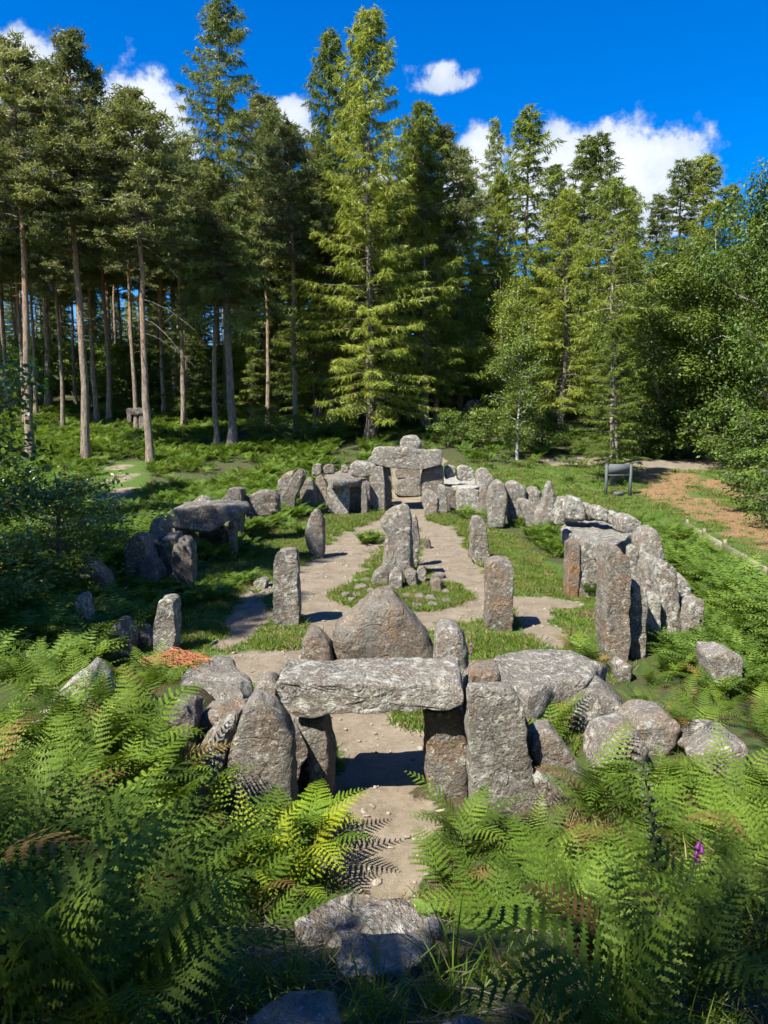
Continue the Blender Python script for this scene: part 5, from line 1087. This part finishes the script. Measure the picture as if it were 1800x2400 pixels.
bell = mesh_from('flower', *lathe([(.003, 0), (.008, -.004), (.011, -.02), (.013, -.035), (.018, -.043), (.0165, -.041), (.009, -.02)]), True); bell.materials.append(M['pink'])
podm = mesh_from('seed_pod', *lathe([(.002, -.002), (.009, .003), (.011, .010), (.008, .018), (.002, .028)], 8), True); podm.materials.append(M['pod'])
def foxglove(label, x, y, h, npod, nflow, lean, fl0=.2, curve=0.0, size=1.0):
    g = gz(x, y); e = bpy.data.objects.new('foxglove', None); COL.objects.link(e); e.location = (x, y, g); tag(e, label, 'flower')
    s = np.linspace(0, 1, 14); P = np.stack([lean * s + curve * s ** 2, 0 * s, h * s - .5 * abs(curve) * s ** 3], 1); V, F = tube(P, np.linspace(.010, .003, 14) * size, 7); link('stem', mesh_from('stem', V, F, True), M['stem'], e)
    rg = random.Random(int(h * 100))
    for k in range(npod):
        q = .38 + .6 * k / max(npod - 1, 1); a = k * 2.4; p = [np.interp(q, s, P[:, j]) for j in range(3)]
        o = link('seed_pod', podm, parent=e, loc=(p[0] + .012 * math.cos(a), p[1] + .012 * math.sin(a), p[2])); z = size * (1.25 - .6 * (k / npod)); o.scale = (z, z, z); o.rotation_euler = (0, 1.0, a)
    for k in range(nflow):
        q = fl0 + .14 * k / max(nflow, 1); a = rg.uniform(-2.6, .2); p = [np.interp(q, s, P[:, j]) for j in range(3)]
        o = link('flower', bell, parent=e, loc=(p[0] + .014 * math.cos(a), p[1] + .014 * math.sin(a), p[2])); z = size * rg.uniform(.8, 1.1); o.scale = (z, z, z); o.rotation_euler = (0, -.5, a)
    for k in range(5):
        a = k * 1.26 + .4; L = .14 * size; T = np.array([[[0, 0, .02], [L * .5, -.03, .06], [L * .5, .03, .06]], [[L * .5, -.03, .06], [L, 0, .03], [L * .5, .03, .06]]]); link('leaf', tris_mesh('leaf', rotz(T, a)), M['rosette'], e)
    return e
def fox_at(px_top, px_base, Y):
    x0, _ = at_depth(*src('V', *px_base), Y); x1, z1 = at_depth(*src('V', *px_top), Y); return x0, z1 - gz(x0, Y), x1 - x0
x0, h, ln = fox_at((1388, 1640), (1445, 1960), 2.9); foxglove('tall dark foxglove stalk in seed before the rust-streaked boulder', x0, 2.9, h, 34, 4, ln, .12)
x0, h, ln = fox_at((1520, 1800), (1450, 1960), 2.75); foxglove('bent foxglove stalk with a hanging purple flower cluster', x0, 2.75, h, 6, 6, ln, .82, .0, .7)
x0, h, ln = fox_at((1018, 1372), (1018, 1440), 10.2); foxglove('small pink foxglove beside the rounded stone behind the lintel', x0, 10.2, max(h, .45), 4, 5, ln, .8, 0, .9)
# rosette of broad leaves at the brink of the mound
x, y = on_ground(*src('V', 922, 1985)); e = bpy.data.objects.new('foxglove_rosette', None); COL.objects.link(e); e.location = (x, y, gz(x, y)); tag(e, 'rosette of broad pale green leaves at the right end of the flat foreground rock', 'plant')
for k in range(8):
    L = .19 * (1 - .05 * k); n = 7; s = np.linspace(0, 1, n); wd = .042 * np.sin(np.pi * np.clip(s * .93 + .05, 0, 1)) ** .8; zz = L * (.75 * s - .45 * s ** 2.2); C = np.stack([L * s, 0 * s, zz + .01], 1)
    V = np.concatenate([C + np.stack([0 * s, wd, wd * .35], 1), C, C + np.stack([0 * s, -wd, wd * .35], 1)]); F = np.array([[r * n + i, r * n + i + 1, (r + 1) * n + i + 1, (r + 1) * n + i] for r in (0, 1) for i in range(n - 1)])
    o = link('leaf', mesh_from('leaf', V, F, True), M['rosette'], e); o.rotation_euler = (0, -.15 * (k % 3), k * 2.4)
# heap of dead bracken on the flat boulder
rg = np.random.default_rng(3); hx, hy = on_flat(*src('D', 170, 265), .85); parts = []
for k in range(420):
    c = np.array([rg.normal(0, .17), rg.normal(0, .13), 0]); c[2] = .14 * math.exp(-(c[0] / .25) ** 2 - (c[1] / .2) ** 2) * rg.random() + .02; a = rg.normal(0, .5); L = rg.uniform(.1, .28); d = np.array([math.cos(a), math.sin(a), rg.normal(0, .15)])
    parts.append(tube(np.stack([c - d * L / 2, c + [0, 0, .02], c + d * L / 2 - [0, 0, .02]]), np.array([.007, .007, .004]), 3))
V, F = join_vf(parts); link('dead_bracken_heap', mesh_from('dead_bracken_heap', V, F), M['dead'], label='heap of rust-orange dead bracken stalks on the flat-topped boulder', cat='dead bracken', kind='stuff', loc=(hx, hy, .82))
# dry stalks lying on the mound
parts = []
for k in range(420):
    x = rg.normal(-.75, .55) if k % 2 else rg.uniform(-2, 2); y = rg.uniform(1.7, 3.6); a = rg.uniform(0, 6.28); L = rg.uniform(.08, .3); d = np.array([math.cos(a), math.sin(a)]) * L / 2
    p0 = np.array([x - d[0], y - d[1], gz(x - d[0], y - d[1]) + .015]); p1 = np.array([x + d[0], y + d[1], gz(x + d[0], y + d[1]) + .02]); parts.append(tube(np.stack([p0, (p0 + p1) / 2 + [0, 0, .015], p1]), np.array([.0025, .0025, .0015]), 3))
V, F = join_vf(parts); link('dry_stalks', mesh_from('dry_stalks', V, F), M['twig'], label='dry grass stalks lying on the mound round the foreground rocks', cat='litter', kind='stuff')
